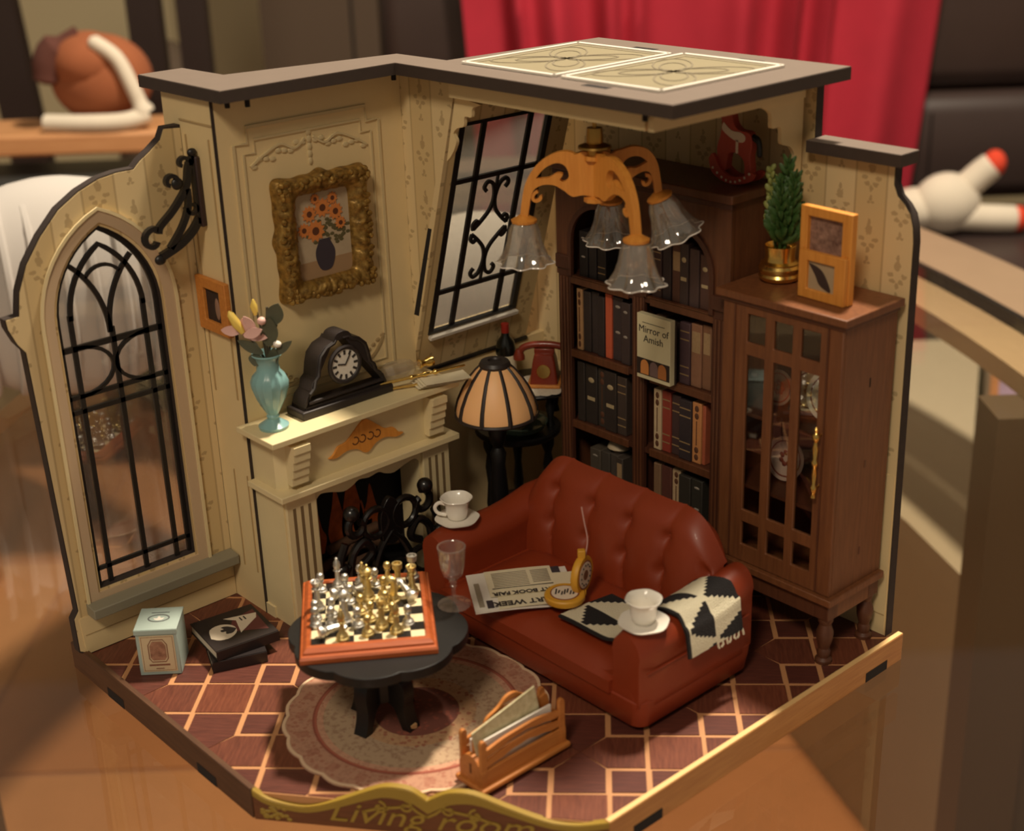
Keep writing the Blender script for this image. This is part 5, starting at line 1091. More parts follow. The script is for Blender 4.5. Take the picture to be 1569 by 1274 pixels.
# ------------------------------------------------------------------ blanket over the right arm
def blanket_mat():
    m, t, b = newmat('zigzag_wool'); uvn = t.node('ShaderNodeUVMap'); uvn.uv_map = 'UVMap'; x = t.node('ShaderNodeSeparateXYZ'); t.l.new(uvn.outputs[0], x.inputs[0])
    u_, v_ = x.outputs[0], x.outputs[1]
    row = t.m('MULTIPLY', v_, 2.0); ri = t.m('FLOOR', row); fr_ = t.m('FRACT', row)
    cu = t.m('ADD', t.m('MULTIPLY', u_, 4.2), t.m('MULTIPLY', ri, 0.5))
    tri = t.m('MULTIPLY', t.m('ABSOLUTE', t.m('SUBTRACT', t.m('FRACT', cu), 0.5)), 2.0)
    st_ = t.m('DIVIDE', t.m('FLOOR', t.m('MULTIPLY', fr_, 7.0)), 7.0)
    blk = t.m('LESS_THAN', tri, t.m('MULTIPLY_ADD', st_, 0.95, 0.0))
    edge = t.m('LESS_THAN', v_, 0.045); blk = t.m('MAXIMUM', blk, edge)
    w = t.node('ShaderNodeTexWave'); w.inputs['Scale'].default_value = 60.0; n = t.noise(t.obj()[0], 260.0, 2.0)
    c = t.mix(blk, rgb(232, 222, 192), rgb(30, 26, 26)); t.l.new(c, b.inputs['Base Color']); b.inputs['Roughness'].default_value = 0.95
    t.l.new(t.bump(n, 0.8, 0.01), b.inputs['Normal']); return m
BLM = blanket_mat()
bl = thing('knit_blanket', 'black and cream zigzag knitted blanket draped over the right sofa arm', 'blanket', (1.335, -1.2, 0))
# path across the sofa (local x, z) and a slanting width in y
path = cat2([(0.135, 0.262), (0.22, 0.264), (0.31, 0.262), (0.39, 0.268), (0.432, 0.300), (0.448, 0.355), (0.48, 0.402), (0.535, 0.420), (0.592, 0.404), (0.628, 0.352), (0.640, 0.300), (0.646, 0.255)], 4)
def bfn(a, b):
    i = a*(len(path)-1); k = min(int(i), len(path)-2); f = i-k
    x = path[k][0]+(path[k+1][0]-path[k][0])*f; z = path[k][1]+(path[k+1][1]-path[k][1])*f
    yc_ = 0.205+0.150*max(0, min(1, (a-0.28)/0.45)); w = 0.128+0.018*max(0, min(1, (a-0.5)/0.2))
    y = yc_+(b-0.5)*2*w
    z += 0.003+0.055*max(0, ((y-0.008)/0.615-0.55)/0.45)**1.5*(1 if z > 0.34 else 0)
    return Vector((x+0.03*(b-0.5)*(1 if a < 0.3 else 0), y, z+0.003*math.sin(9*a+3*b)*(a < 0.85)))
nU, nV = 70, 16
sm = MB().slab(bfn, nU, nV, lambda a, b: Vector((0.010*(1 if a > 0.8 else (-0.006/0.010 if 0.33 < a < 0.5 else 0)), 0, 0.010*(0.25 if a > 0.85 else 1))))
me = sm.mesh('blanket_cloth', ang=80); uvl = me.uv_layers.new(name='UVMap'); K2 = (nU+1)*(nV+1)
for lp_ in me.loops:
    vi = lp_.vertex_index % K2; uvl.data[lp_.index].uv = ((vi % (nU+1))/nU, (vi//(nU+1))/nV)
obj('blanket_cloth', me, BLM, bl)
fr_m = MB()
for k in range(7, 14):
    b = k/13; p = bfn(1.0, b); fr_m.tube([(p.x+0.006, p.y, p.z+0.005), (p.x+0.010, p.y+0.004*math.sin(k*5), p.z-0.012), (p.x+0.008, p.y+0.007*math.sin(k*3), p.z-0.022)], 0.0045, 5)
o = obj('fringe', fr_m, mat('fringe_wool', rgb(226, 216, 190), 0.95), bl); o['kind'] = 'stuff'

# ------------------------------------------------------------------ newspapers and watch on the seat
np_ = thing('newspaper', 'folded newspapers with dark headlines lying on the sofa seat', 'newspaper', (1.215, -1.080, 0.258), math.radians(57))
obj('backing_sheet', MB().slab(lambda a, b: (-0.205+0.40*a, -0.135+0.30*b, 0.004+0.004*math.sin(5*a)), 12, 6, (0, 0, 0.006)), PAPERW, np_)
s1 = obj('front_sheet', MB().slab(lambda a, b: (-0.115+0.33*a+0.02*b, -0.135+0.235*b, 0.015+0.003*math.sin(4*a)), 12, 6, (0, 0, 0.002)), PAPER, np_)
s2 = obj('upper_sheet', MB().slab(lambda a, b: (-0.135+0.265*a, -0.045+0.20*b, 0.0195+0.003*math.sin(3*a)), 12, 6, (0, 0, 0.002)), PAPER, np_)
def hl(s_, size, x, y, par, z): text('headline', s_, size, INK, par, frame_mtx((x, y, z), (-1, 0, 0), (0, -1, 0)), 0.0005, bold=0.0012)
hl('ART WEEK', 0.046, -0.02, -0.088, s1, 0.0215); hl('ART BOOK FAIR', 0.034, 0.0, -0.024, s2, 0.026); hl('EAST', 0.03, 0.14, -0.088, s1, 0.0215)
q = MB()
for k in range(9): q.box(-0.11, 0.02+0.013*k, 0.0245, 0.03, 0.025+0.013*k, 0.0253); 
for k in range(8): q.box(0.045, 0.03+0.013*k, 0.0245, 0.115, 0.036+0.013*k, 0.0253)
obj('text_lines', q, INKG, s2); obj('rule', MB().box(-0.12, 0.006, 0.0247, 0.12, 0.010, 0.0256), INK, s2)
obj('photo_block', MB().box(0.10, 0.085, 0.0105, 0.165, 0.155, 0.0155), mat('news_photo', rgb(66, 56, 62), 0.8, var=0.4, nscale=40), np_)
obj('photo_block', MB().box(-0.185, -0.10, 0.011, -0.165, 0.08, 0.0155), INKG, np_); obj('photo_block', MB().box(-0.155, -0.115, 0.0115, -0.13, -0.06, 0.0158), mat('news_photo', rgb(66, 56, 62), 0.8), np_)
wt = thing('pocket_watch', 'open wooden pocket watch with one half lying on the newspaper', 'watch', (1.405, -1.04, 0.2895), math.radians(48.7))
OCH = mat('watch_ochre', rgb(214, 156, 46), 0.5, var=0.08)
WF = mat('watch_face', rgb(222, 204, 182), 0.6); WR = mat('watch_ring', rgb(132, 74, 52), 0.6)
obj('lower_half', MB().lathe([(0.001, 0.0), (0.074, 0.0), (0.078, 0.006), (0.078, 0.022), (0.074, 0.027), (0.001, 0.027)], 32), OCH, wt)
obj('lower_face', MB().lathe([(0.001, 0.027), (0.056, 0.027), (0.056, 0.0285), (0.001, 0.0285)], 28), WR, wt); ob_ = obj('face_disc', MB().lathe([(0.001, 0.0285), (0.051, 0.0285), (0.051, 0.0295), (0.001, 0.0295)], 28), WF, wt)
q = MB()
for k in range(7): q.stroke([(-0.035+0.011*k, -0.012+0.008*math.sin(k*2.0), 0.030), (-0.030+0.011*k, 0.018+0.01*math.cos(k*1.7), 0.030)], (0, 0, 1), 0.006, 0.001)
obj('monogram', q, INK, ob_)
AU = Matrix.Rotation(math.radians(62), 3, 'Z') @ Matrix.Rotation(math.radians(90), 3, 'X')
cU = Vector((0.068, 0.045, 0.080))
uh = obj('upper_half', MB().lathe([(0.001, -0.014), (0.072, -0.014), (0.076, -0.008), (0.076, 0.008), (0.072, 0.014), (0.001, 0.014)], 32, tuple(cU), axis=AU), OCH, wt)
obj('face_ring', MB().lathe([(0.001, 0.014), (0.058, 0.014), (0.058, 0.0155), (0.001, 0.0155)], 28, tuple(cU), axis=AU), WR, uh)
obj('face_disc', MB().lathe([(0.001, 0.0155), (0.052, 0.0155), (0.052, 0.0165), (0.001, 0.0165)], 28, tuple(cU), axis=AU), WF, uh)
obj('face_centre', MB().lathe([(0.001, 0.0165), (0.020, 0.0165), (0.020, 0.0175), (0.001, 0.0175)], 16, tuple(cU), axis=AU), mat('watch_brown', rgb(122, 84, 60), 0.6), uh)
for k in range(12):
    p = cU + AU @ Vector((0.040*math.cos(k*PI/6), 0.040*math.sin(k*PI/6), 0.0168)); obj('hour_mark', MB().ell(tuple(p), 0.004, 0.004, 0.004, 6, 4), INK, uh)
obj('crown', MB().cbox((cU.x, cU.y, cU.z+0.088), (0.030, 0.026, 0.034)), OCH, uh, bev=0.004); obj('hinge_tab', MB().cbox((cU.x, cU.y-0.0, 0.006), (0.03, 0.03, 0.02)), OCH, uh)
obj('string', MB().tube(cat2([(cU.x+0.012, cU.y, cU.z+0.07), (cU.x+0.024, cU.y+0.01, cU.z+0.14), (cU.x+0.012, cU.y+0.015, cU.z+0.22), (cU.x+0.004, cU.y+0.02, cU.z+0.275)]), 0.003, 6), mat('string_pink', rgb(196, 150, 140), 0.7), uh)

# ------------------------------------------------------------------ letter rack
lr = thing('letter_rack', 'orange wooden letter rack with cut-out slats on the parquet', 'letter rack', (1.740, -1.615, 0.0085))
ORW = wood('rack_wood', (196, 126, 60), (172, 102, 44), 0.5, axis=1)
obj('base', MB().box(-0.074, -0.205, 0.006, 0.074, 0.205, 0.026), ORW, lr, bev=0.006)
for sy in (-1, 1):
    for x in (-0.05, 0.05): obj('foot', MB().lathe([(0.012, 0.0), (0.015, 0.006)], 10, (x, sy*0.17, 0)), ORW, lr)
    e_ = obj('end_panel', MB().prism(cat2([(-0.058, 0.026), (-0.058, 0.085), (-0.045, 0.105), (-0.025, 0.125), (0.0, 0.132), (0.025, 0.125), (0.045, 0.105), (0.058, 0.085), (0.058, 0.026)], 4), 'y', sy*0.185-0.009, sy*0.185+0.009), ORW, lr, bev=0.002)
    obj('keyhole_cut', MB().box(-0.004, sy*0.185+sy*0.009-0.001, 0.06, 0.004, sy*0.185+sy*0.009+0.001, 0.10), mat('burnt_cut', rgb(96, 52, 20), 0.8), e_)
for x in (-0.050, 0.050):
    for sy in (-1, 1): obj('post', MB().prism([(sy*0.180-0.013, 0.026), (sy*0.180+0.013, 0.026), (sy*0.180+0.013, 0.195), (sy*0.180+0.006, 0.205), (sy*0.180-0.006, 0.205), (sy*0.180-0.013, 0.195)], 'x', x-0.007, x+0.007), ORW, lr, bev=0.002)
    obj('lower_slat', MB().box(x-0.006, -0.168, 0.026, x+0.006, 0.168, 0.085), ORW, lr, bev=0.002)
    for zc in (0.118, 0.160):
        up_ = [(-0.168+0.336*k/24, zc+0.014+0.010*math.cos(2*PI*(k/24-0.5))+0.004*math.sin(10*k/24)) for k in range(25)]
        lo_ = [(-0.168+0.336*k/24, zc-0.012+0.010*math.cos(2*PI*(k/24-0.5))+0.004*abs(math.sin(14*k/24))) for k in range(25)]
        obj('wavy_slat', MB().prism(up_ + lo_[::-1], 'x', x-0.006, x+0.006), ORW, lr)
div = cat2([(-0.170, 0.026), (-0.170, 0.195), (-0.130, 0.205), (-0.110, 0.235), (-0.060, 0.255), (-0.02, 0.282), (0.02, 0.282), (0.06, 0.255), (0.110, 0.235), (0.130, 0.205), (0.170, 0.195), (0.170, 0.026)], 4)
obj('divider', MB().prism(div, 'x', -0.013, -0.001, [[(-0.045+0.09*math.cos(a)*0.5+0.045, 0.252+0.010*math.sin(a)) for a in [2*PI*k/16 for k in range(16)]]]), ORW, lr, bev=0.002)
def leaf(name, label, x, y0, y1, z1, tilt, m_):
    o = obj(name, MB().box(-0.003, y0, 0.0, 0.003, y1, z1), m_, loc=(1.740+x, -1.615, 0.0355)); o.rotation_euler[0] = tilt; return tag(o, label, 'paper', 'papers in the letter rack')
leaf('magazine', 'pale magazine standing upright in front of the rack divider', 0.030, -0.155, 0.150, 0.160, 0.0, PAPERW)
MAP_ = mat('paper_speckled', rgb(214, 204, 168), 0.8, col2=rgb(176, 164, 124), nscale=40)
o = leaf('folded_map', 'speckled folded map sticking up at a slant from the rack', 0.014, -0.16, 0.130, 0.195, math.radians(11), MAP_); o.location.z = 0.072
leaf('envelope', 'white envelope behind the rack divider', -0.030, -0.165, 0.10, 0.140, 0.0, PAPERW)

# ------------------------------------------------------------------ tea box and books on the floor at left
tx = thing('tea_box', 'pale blue carton with cream label standing under the gothic window', 'box', (0.285, -2.155, 0.0006), math.radians(50.5))
BB = mat('box_blue', rgb(164, 180, 172), 0.55, var=0.05)
obj('carton', MB().box(-0.080, -0.080, 0.0, 0.080, 0.080, 0.200), BB, tx, bev=0.003)
obj('lid', MB().box(-0.083, -0.085, 0.200, 0.083, 0.083, 0.206), BB, tx, bev=0.002)
obj('lid_flap', MB().box(-0.083, -0.0865, 0.184, 0.083, -0.082, 0.203), BB, tx)
lb = obj('front_label', MB().box(-0.066, -0.0820, 0.016, 0.066, -0.080, 0.176), mat('label_buff', rgb(204, 184, 148), 0.6), tx)
BR = mat('label_brown', rgb(132, 88, 66), 0.6)
octo = [(-0.036, 0.075), (-0.026, 0.060), (0.026, 0.060), (0.036, 0.075), (0.036, 0.135), (0.022, 0.158), (-0.022, 0.158), (-0.036, 0.135)]
obj('label_frame', MB().stroke([(x, -0.0825, z) for x, z in octo], (0, 1, 0), 0.004, 0.001, True), BR, lb)
obj('label_vignette', MB().prism([(x*0.86, 0.109+(z-0.109)*0.86) for x, z in octo], 'y', -0.0826, -0.0822), mat('label_rose', rgb(178, 132, 104), 0.6, col2=rgb(120, 78, 58), nscale=45), lb)
obj('label_words', MB().box(-0.040, -0.0825, 0.042, 0.040, -0.0818, 0.050), BR, lb); obj('label_words', MB().box(-0.016, -0.0825, 0.028, 0.016, -0.0818, 0.032), BR, lb)
obj('label_frame', MB().stroke([(-0.060, -0.0822, 0.022), (0.060, -0.0822, 0.022), (0.060, -0.0822, 0.170), (-0.060, -0.0822, 0.170)], (0, 1, 0), 0.002, 0.001, True), BR, lb)
GY = mat('crest_grey', rgb(96, 100, 98), 0.6)
cr_ = obj('lid_crest', MB().stroke([(0.040*math.cos(t), 0.026*math.sin(t), 0.2065) for t in [2*PI*k/24 for k in range(24)]], (0, 0, 1), 0.006, 0.001, True), GY, tx)
obj('crest_swan', MB().prism(cat2([(-0.022, 0.0), (-0.010, -0.014), (0.012, -0.014), (0.022, 0.002), (0.008, 0.0), (0.004, 0.012), (-0.004, 0.012), (-0.006, 0.0), (-0.022, 0.0)], 3)[:-1], 'z', 0.2061, 0.2068), PAPERW, cr_)
obj('lid_words', MB().box(-0.035, 0.040, 0.2060, 0.035, 0.046, 0.2066), GY, tx)
BKC = mat('book_black', rgb(34, 26, 25), 0.45); PGS = mat('page_edge', rgb(206, 196, 176), 0.8)
def fbook(name, label, loc, rz, w, d, h, grp):
    t_ = thing(name, label, 'book', loc, rz, grp)
    obj('pages', MB().box(-w/2+0.004, -d/2+0.006, 0.005, w/2-0.005, d/2-0.004, h-0.005), PGS, t_)
    obj('back_cover', MB().box(-w/2, -d/2, 0.0, w/2, d/2, 0.005), BKC, t_); obj('front_cover', MB().box(-w/2, -d/2, h-0.005, w/2, d/2, h), BKC, t_); obj('spine', MB().box(-w/2, -d/2-0.003, 0.0, w/2, -d/2+0.004, h), BKC, t_)
    return t_
bk2 = fbook('floor_book', 'black book lying underneath on the parquet near the fireplace', (0.395, -1.905, 0.0006), math.radians(68), 0.215, 0.27, 0.045, 'stacked books on the floor')
bk1 = fbook('floor_book', 'black book with white spade and arrow cover, on top of another book', (0.375, -1.885, 0.0466), math.radians(82), 0.265, 0.265, 0.042, 'stacked books on the floor')
CW = mat('cover_white', rgb(206, 192, 170), 0.6); CM = mat('cover_maroon', rgb(96, 48, 44), 0.6)
obj('cover_print', MB().prism([(0.11, -0.09), (0.12, 0.09), (0.02, 0.06), (-0.03, -0.02)], 'z', 0.042, 0.0424), CM, bk1)
obj('cover_print', MB().prism(cat2([(-0.11, -0.03), (-0.09, 0.035), (-0.04, 0.05), (0.0, 0.02), (0.0, -0.03), (-0.04, -0.065), (-0.085, -0.06), (-0.11, -0.03)], 3)[:-1], 'z', 0.042, 0.0427), CW, bk1)
obj('cover_print', MB().prism([(0.12, 0.055), (-0.01, 0.085), (0.028, 0.045), (0.006, -0.055), (0.105, 0.020)], 'z', 0.042, 0.0429), CW, bk1)
obj('spade_print', MB().prism(cat2([(0.005, -0.012), (-0.02, -0.035), (-0.045, -0.03), (-0.04, -0.012), (-0.055, -0.008), (-0.055, 0.008), (-0.04, 0.010), (-0.045, 0.028), (-0.02, 0.022), (0.005, -0.012)], 3)[:-1], 'z', 0.0427, 0.0431), INK, bk1)
for x in (0.045, 0.062): obj('cover_print', MB().box(x, 0.03, 0.0429, x+0.006, 0.058, 0.0433), INK, bk1)
# ------------------------------------------------------------------ surroundings: the real room, in its own frame (x along the settee, d towards it)
ROOM_AZ, ROOM_O = 0.8507, Vector((4.86, -4.306, 0.0))
RF = Matrix(((math.cos(ROOM_AZ), -math.sin(ROOM_AZ), 0), (math.sin(ROOM_AZ), math.cos(ROOM_AZ), 0), (0, 0, 1)))
def P3(x, d, z): v = RF @ Vector((x, d, 0)); return Vector((ROOM_O.x+v.x, ROOM_O.y+v.y, z))
def rt(name, label, cat, x, d, z, a=0.0, group=None): return thing(name, label, cat, P3(x, d, z), ROOM_AZ+a, group)
FZ = -4.6
# tiled floor of the real room
TL = [mat('floor_tile_%d' % k, rgb(*c), 0.35, var=0.10, nscale=1.6) for k, c in enumerate([(198, 142, 98), (190, 134, 90), (204, 150, 104)])]
gf = struct('floor_ground', MB().box(-16, -6, FZ-0.1, 16, 30, FZ-0.012), mat('grout', rgb(176, 128, 92), 0.8), 'warm brown tiled floor of the surrounding room seen through the glass', 'floor')
gf.matrix_world = Matrix.Translation(ROOM_O) @ RF.to_4x4()
tme = []
for m_ in TL:
    me = MB().box(-1.97, -1.97, -0.014, 1.97, 1.97, 0.0).mesh('floor_tile', False); me.materials.append(m_); tme.append(me)
for i in range(-3, 4):
    for j in range(0, 7): obj('floor_tile', tme[(i*2+j*5) % 3], None, gf, loc=(4.0*i+1.0, 4.0*j+0.5, FZ))
wr = struct('wall_room', MB().box(-16, 24, FZ, 16, 24.3, 12), mat('room_wall', rgb(190, 176, 140), 0.8), 'plain beige wall far behind the model', 'wall')
wr.matrix_world = gf.matrix_world
# oval glass table
tg = rt('glass_table', 'oval glass coffee table with beige rim carrying the model', 'table', 0.0, 6.0, -0.107)
def ov(a, b, n=96): return [(a*math.cos(2*PI*k/n), b*math.sin(2*PI*k/n)) for k in range(n)]
TG = glassmat('table_glass', (0.93, 0.90, 0.86, 1), 0.015, 0.075)
obj('glass_top', MB().prism(ov(3.62, 7.7), 'z', -0.08, 0.0), TG, tg)
RIM = mat('rim_beige', rgb(150, 126, 102), 0.45, var=0.06, nscale=3)
obj('outer_rim', MB().prism(ov(4.24, 8.32), 'z', -0.22, 0.01, [ov(3.66, 7.74)]), RIM, tg)
obj('rim_gasket', MB().prism(ov(3.66, 7.74), 'z', -0.09, 0.008, [ov(3.62, 7.70)]), BLACK, tg)
obj('under_rim', MB().prism(ov(3.61, 7.69), 'z', -0.22, -0.082, [ov(3.25, 7.33)]), mat('under_rim_beige', rgb(206, 184, 150), 0.5), tg)
LEG = mat('table_leg', rgb(104, 90, 72), 0.5)
for x, d in ((3.06, 1.95), (-3.47, 1.2), (-2.6, -5.0), (2.6, -5.0)): obj('leg', MB().box(x-0.19, d-0.19, FZ+0.107, x+0.19, d+0.19, -0.225), LEG, tg)
# pale box standing in for glass reflection and a pale board, framed prints beside
mt = rt('pale_reflection_box', 'pale grey low box standing in for glass reflection and a pale board at right', 'box', 0, 0, FZ)
obj('box_body', MB().prism([(2.95, 8.30), (4.275, 12.18), (4.40, 12.9), (2.3, 12.9), (2.3, 11.0), (2.80, 9.13)], 'z', 0.001, 2.9), mat('mat_grey', rgb(196, 186, 160), 0.8, var=0.05, nscale=2), mt)
gb_ = rt('grey_bench', 'grey brown bench beside the pale box carrying two prints', 'bench', 0, 0, FZ)
obj('bench_body', MB().prism([(3.02, 8.28), (4.34, 12.18), (4.46, 12.9), (6.4, 12.9), (5.0, 8.28)], 'z', 0.001, 2.88), mat('bench_grey', rgb(116, 102, 84), 0.6, var=0.06, nscale=2), gb_)
HON2 = wood('frame_oak', (196, 136, 86), (176, 116, 68), 0.5, axis=1, scale=3)
for nm, x, d, hw_, hd_, sh in (('framed_print', 4.60, 11.05, 0.50, 0.98, 0), ('small_print', 3.72, 8.95, 0.36, 0.40, 1)):
    pz = rt(nm, ['large purple print in an oak frame lying on the grey bench', 'smaller brownish purple print lying on the near end of the grey bench'][sh], 'picture', x, d, FZ+2.881, -0.336)
    obj('print_sheet', MB().box(-hw_, -hd_, 0.0, hw_, hd_, 0.05), mat('print_purple%d' % sh, rgb(182, 160, 190) if not sh else rgb(168, 140, 140), 0.6, col2=rgb(116, 94, 130) if not sh else rgb(110, 84, 86), nscale=2.2), pz)
    for a in ((-hw_-.07, -hd_-.07, -hw_, hd_+.07), (hw_, -hd_-.07, hw_+.07, hd_+.07), (-hw_, hd_, hw_, hd_+.07), (-hw_, -hd_-.07, hw_, -hd_)): obj('frame_side', MB().box(a[0], a[1], 0.0, a[2], a[3], 0.08), HON2, pz)

# leather settee with red throw
BL_ = mat('brown_leather', rgb(66, 52, 48), 0.42, var=0.15, nscale=1.2)
st = rt('leather_settee', 'dark brown leather settee behind the glass table', 'sofa', 3.0, 16.4, FZ)
def pad(x0, x1, y0, y1, z0, z1, r, nm):
    m_ = MB(); rings = []
    for z, k in ((z0, 0.75), (z0+r*0.4, 0.25), (z0+r, 0.0), (z1-r, 0.0), (z1-r*0.4, 0.25), (z1, 0.75)): rings.append([(x, y, z) for x, y in rrect(x0+r*k, x1-r*k, y0+r*k, y1-r*k, r)])
    return obj(nm, m_.ring_tube(rings), BL_, st)
for x0, x1 in ((-4.35, 0.95), (1.0, 6.8)):
    pad(x0, x1, -0.1, 0.9, 3.36, 4.60, 0.22, 'back_cushion'); pad(x0, x1, 0.0, 1.1, 4.63, 7.3, 0.25, 'upper_cushion')
    pad(x0, x1, -3.2, -0.12, 1.78, 3.35, 0.25, 'seat_cushion')
pad(-4.5, 7.0, -3.0, 1.4, 0.3, 1.75, 0.12, 'base')
for sx, x in ((-1, -4.70), (1, 7.2)): pad(x-0.33, x+0.33, -3.2, 1.3, 0.3, 4.0, 0.3, 'arm')
for x in (-4.3, 6.7):
    for y in (-2.7, 1.1): obj('foot', MB().box(x-0.12, y-0.12, 0, x+0.12, y+0.12, 0.3), BLACK, st)
for x in (1.9, 4.1): obj('seam', MB().tube([(x, -0.115, 3.5), (x, -0.12, 3.9), (x, -0.11, 4.4)], 0.012, 6), BLACK, st)
th = rt('red_throw', 'crimson red throw hanging over the settee back', 'throw', 3.0, 16.4, FZ)
RT_M = mat('throw_red', rgb(178, 34, 54), 0.85, var=0.10, nscale=3)
def thr(a, b):
    zt, zb_ = 7.36, 3.42
    xl = -3.5+0.25*b; xr = 2.02-0.42*b
    x = xl+(xr-xl)*a
    fold = 0.13*math.sin(19*a+1.3*b)+0.10*math.sin(33*a-2*b)*(0.5+0.5*math.sin(6*a))+0.06*math.sin(7*a+5*b)
    if b < 0.12: y = 0.35-(0.65)*(b/0.12); z = zt
    else: y = -0.30-0.02*b; z = zt+(zb_-zt)*((b-0.12)/0.88)
    for c0, wd, am in ((0.08, 0.012, 0.20), (0.16, 0.02, 0.16), (0.27, 0.015, 0.22), (0.33, 0.012, 0.15), (0.55, 0.02, 0.14), (0.655, 0.012, 0.30), (0.725, 0.010, 0.28), (0.86, 0.03, 0.12)):
        y -= am*1.6*math.exp(-((a+0.05*(b-0.3)*(c0-0.5)-c0-0.03)/(wd*1.6))**2)*(0.3+0.7*min(1, b*2))
    y += fold*(0.25+0.75*min(1, b*2))*0.6-0.12
    return Vector((x, y, z))
obj('cloth', MB().slab(thr, 110, 30, (0, -0.03, 0.02)), RT_M, th, ang=80)
# white plush bird with red tips
PW = mat('plush_white', rgb(226, 214, 194), 0.95, var=0.05, nscale=6); PR = mat('plush_red', rgb(224, 72, 44), 0.9)
tc = rt('plush_toy', 'white plush toy with red tipped limbs lying beyond the table', 'plush toy', 4.86, 15.0, -1.245)
tc.scale = (1.2, 1.2, 1.2)
TOY = mat('stool_brown', rgb(150, 108, 82), 0.6)
obj('body', MB().ell((-0.10, 0, 0.28), 0.30, 0.24, 0.27, 20, 14), PW, tc)
obj('body_front', MB().ell((-0.36, 0.05, 0.22), 0.28, 0.22, 0.19, 18, 12), PW, tc)
for p0, p1, p2, r in (((0.0, 0, 0.36), (0.16, -0.02, 0.52), (0.27, -0.04, 0.62), 0.125), ((-0.02, -0.06, 0.17), (0.25, -0.08, 0.15), (0.50, -0.1, 0.14), 0.12)):
    l_ = obj('limb', MB().tube(cat2([p0, p1, p2], 5), [r]*8+[r*0.98]*2+[r*0.9], 14), PW, tc)
    d = (Vector(p2)-Vector(p1)).normalized(); c = Vector(p2)+d*0.02
    obj('red_tip', MB().ell(tuple(c), r*0.80, r*0.92, r*0.95, 14, 10), PR, l_)
# left: console shelf with keyboard-like device, plush dog, chair uprights, white knit cushion
WO = wood('console_oak', (206, 152, 104), (186, 130, 84), 0.5, axis=0, scale=3)
cn = rt('console_shelf', 'light oak shelf unit behind the left wall of the model', 'shelf', -4.1, 13.4, FZ)
obj('top_board', MB().box(-1.8, -0.05, 4.87, 1.0, 0.80, 5.07), WO, cn, bev=0.03)
obj('lower_board', MB().box(-1.8, -0.25, 4.17, 1.0, 0.78, 4.33), WO, cn, bev=0.02)
obj('side_board', MB().box(0.84, 0.2, 0.0, 0.98, 0.75, 4.87), WO, cn); obj('side_board', MB().box(-1.78, 0.2, 0.0, -1.64, 0.75, 4.87), WO, cn)
dv = rt('black_device', 'flat dark grey electronic device on the lower oak shelf', 'device', -4.1, 13.4, FZ+4.331)
obj('body', MB().box(-1.5, -0.15, 0.0, 0.78, 0.7, 0.34), mat('device_grey', rgb(56, 56, 54), 0.4), dv, bev=0.05); obj('front_strip', MB().box(-1.4, -0.165, 0.20, 0.7, -0.15, 0.24), mat('device_line', rgb(110, 110, 104), 0.4), dv)
PD = mat('plush_tan', rgb(160, 92, 56), 0.9, var=0.15, nscale=3); PDD = mat('plush_brown', rgb(92, 52, 42), 0.9)
pd = rt('plush_dog', 'brown and white plush dog slumped on the oak shelf', 'plush toy', -3.80, 13.80, FZ+5.071)
obj('body', MB().ell((0.02, 0.05, 0.42), 0.48, 0.40, 0.42, 24, 16), PD, pd)
obj('head', MB().ell((-0.06, -0.06, 0.60), 0.34, 0.32, 0.28, 22, 14), PD, pd)
obj('ear', MB().tube(cat2([(-0.10, -0.1, 0.86), (-0.36, -0.15, 0.70), (-0.44, -0.18, 0.42)], 5), [0.08]*4+[0.15]*4+[0.13]*2+[0.06], 12), PDD, pd)
obj('white_blaze', MB().tube(cat2([(0.04, -0.26, 0.82), (0.26, -0.28, 0.66), (0.38, -0.30, 0.40), (0.46, -0.30, 0.15)], 5), [0.04]+[0.07]*13+[0.10]*2, 12), PW, pd)
obj('white_paws', MB().tube(cat2([(-0.46, -0.32, 0.085), (-0.1, -0.38, 0.08), (0.28, -0.38, 0.085), (0.50, -0.30, 0.13)], 5), 0.082, 12), PW, pd)
DKW = mat('chair_dark', rgb(40, 27, 23), 0.5)
cr = rt('dark_chair', 'dark wooden chair with tall uprights behind the oak shelf', 'chair', -4.2, 15.6, FZ)
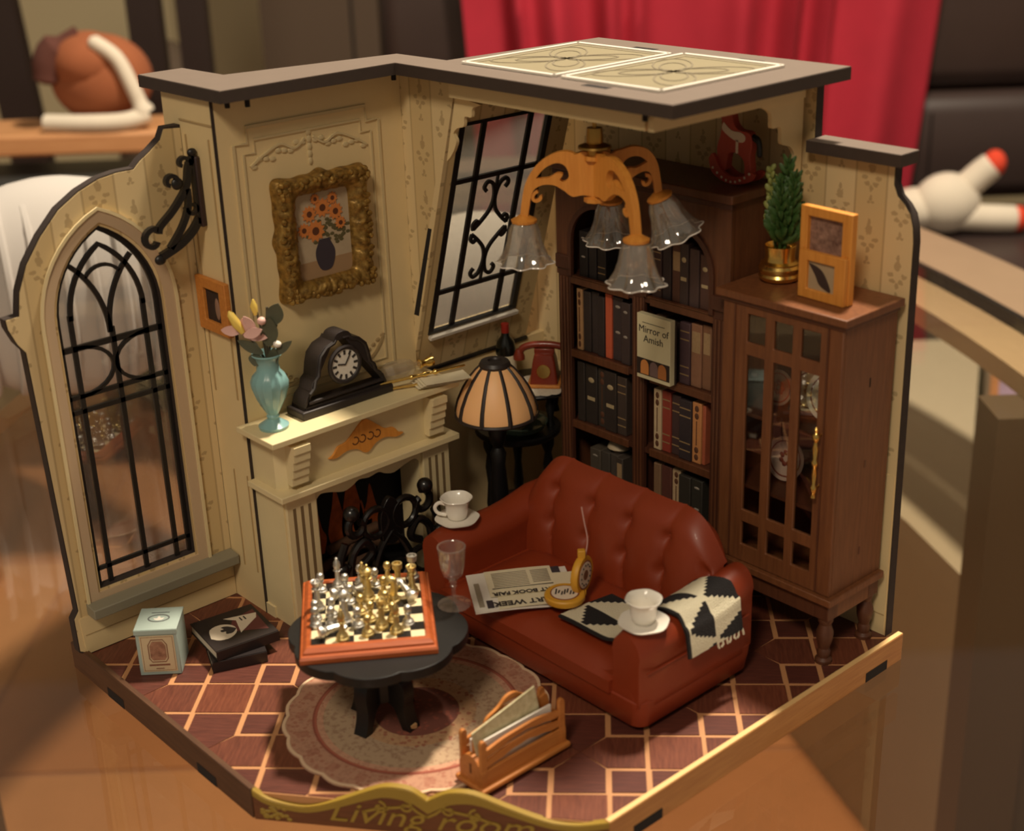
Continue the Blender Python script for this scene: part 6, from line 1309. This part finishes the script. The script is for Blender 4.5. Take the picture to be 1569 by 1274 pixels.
for x, w, ln in ((-0.88, 0.20, -0.30), (0.49, 0.17, 0.0), (0.98, 0.15, 0.02)): obj('back_upright', MB().prism([(x-w, 3.6), (x+w, 3.6), (x+w+ln, 8.0), (x-w+ln, 8.0)], 'y', -0.12, 0.12), DKW, cr)
obj('seat', MB().box(-1.1, -0.15, 3.45, 1.13, 1.9, 3.62), DKW, cr)
for x in (-0.95, 0.98):
    for y in (0.0, 1.75): obj('leg', MB().box(x-0.1, y-0.1, 0, x+0.1, y+0.1, 3.45), DKW, cr)
cu = rt('tall_cupboard', 'dim brown cupboard standing against the beige wall', 'cupboard', -2.3, 20.0, FZ)
obj('body', MB().box(-0.92, 0, 0.0, 1.6, 2.0, 8.6), mat('cupboard_dim', rgb(92, 74, 58), 0.7), cu)
obj('door_line', MB().box(0.3, -0.01, 0.2, 0.34, 0.0, 8.4), BLACK, cu)
dk = rt('dark_armchair', 'dark rounded armchair far behind the plush dog', 'armchair', -5.4, 19.0, FZ)
obj('shell', MB().ell((0.95, 0.5, 3.4), 0.75, 0.9, 1.7, 24, 16), mat('cupboard_dim2', rgb(92, 76, 60), 0.8), dk)
obj('pedestal', MB().box(0.1, 0.0, 0.0, 1.4, 1.0, 2.0), BLACK, dk)
kn = rt('white_cushion', 'white ribbed knit cushion beside the left wall of the model', 'cushion', -2.62, 8.15, -0.095, 0.25)
WK = mat('knit_white', rgb(186, 180, 174), 0.95)
obj('cover', MB().ell((0, 0, 0.66), 0.80, 0.42, 0.66, 40, 20), WK, kn)
q = MB()
for k in range(9): q.tube([(-0.62+0.155*k+0.05*math.sin(PI*t), -0.43*math.sin(PI*(0.08+0.84*t))*math.sqrt(max(0.05, 1-((-0.62+0.155*k)/0.85)**2)), 0.66-0.60*math.cos(PI*(0.06+0.88*t))) for t in [n/10 for n in range(11)]], 0.025, 6)
obj('ribbing', q, WK, kn)
ck2 = rt('cream_cushion', 'cream cushion on the glass table seen through the slanting window', 'cushion', -0.20, 8.55, -0.095, 0.3)
obj('cover', MB().ell((0, 0, 0.46), 0.62, 0.30, 0.46, 32, 16), mat('cushion_cream', rgb(226, 214, 196), 0.9), ck2)
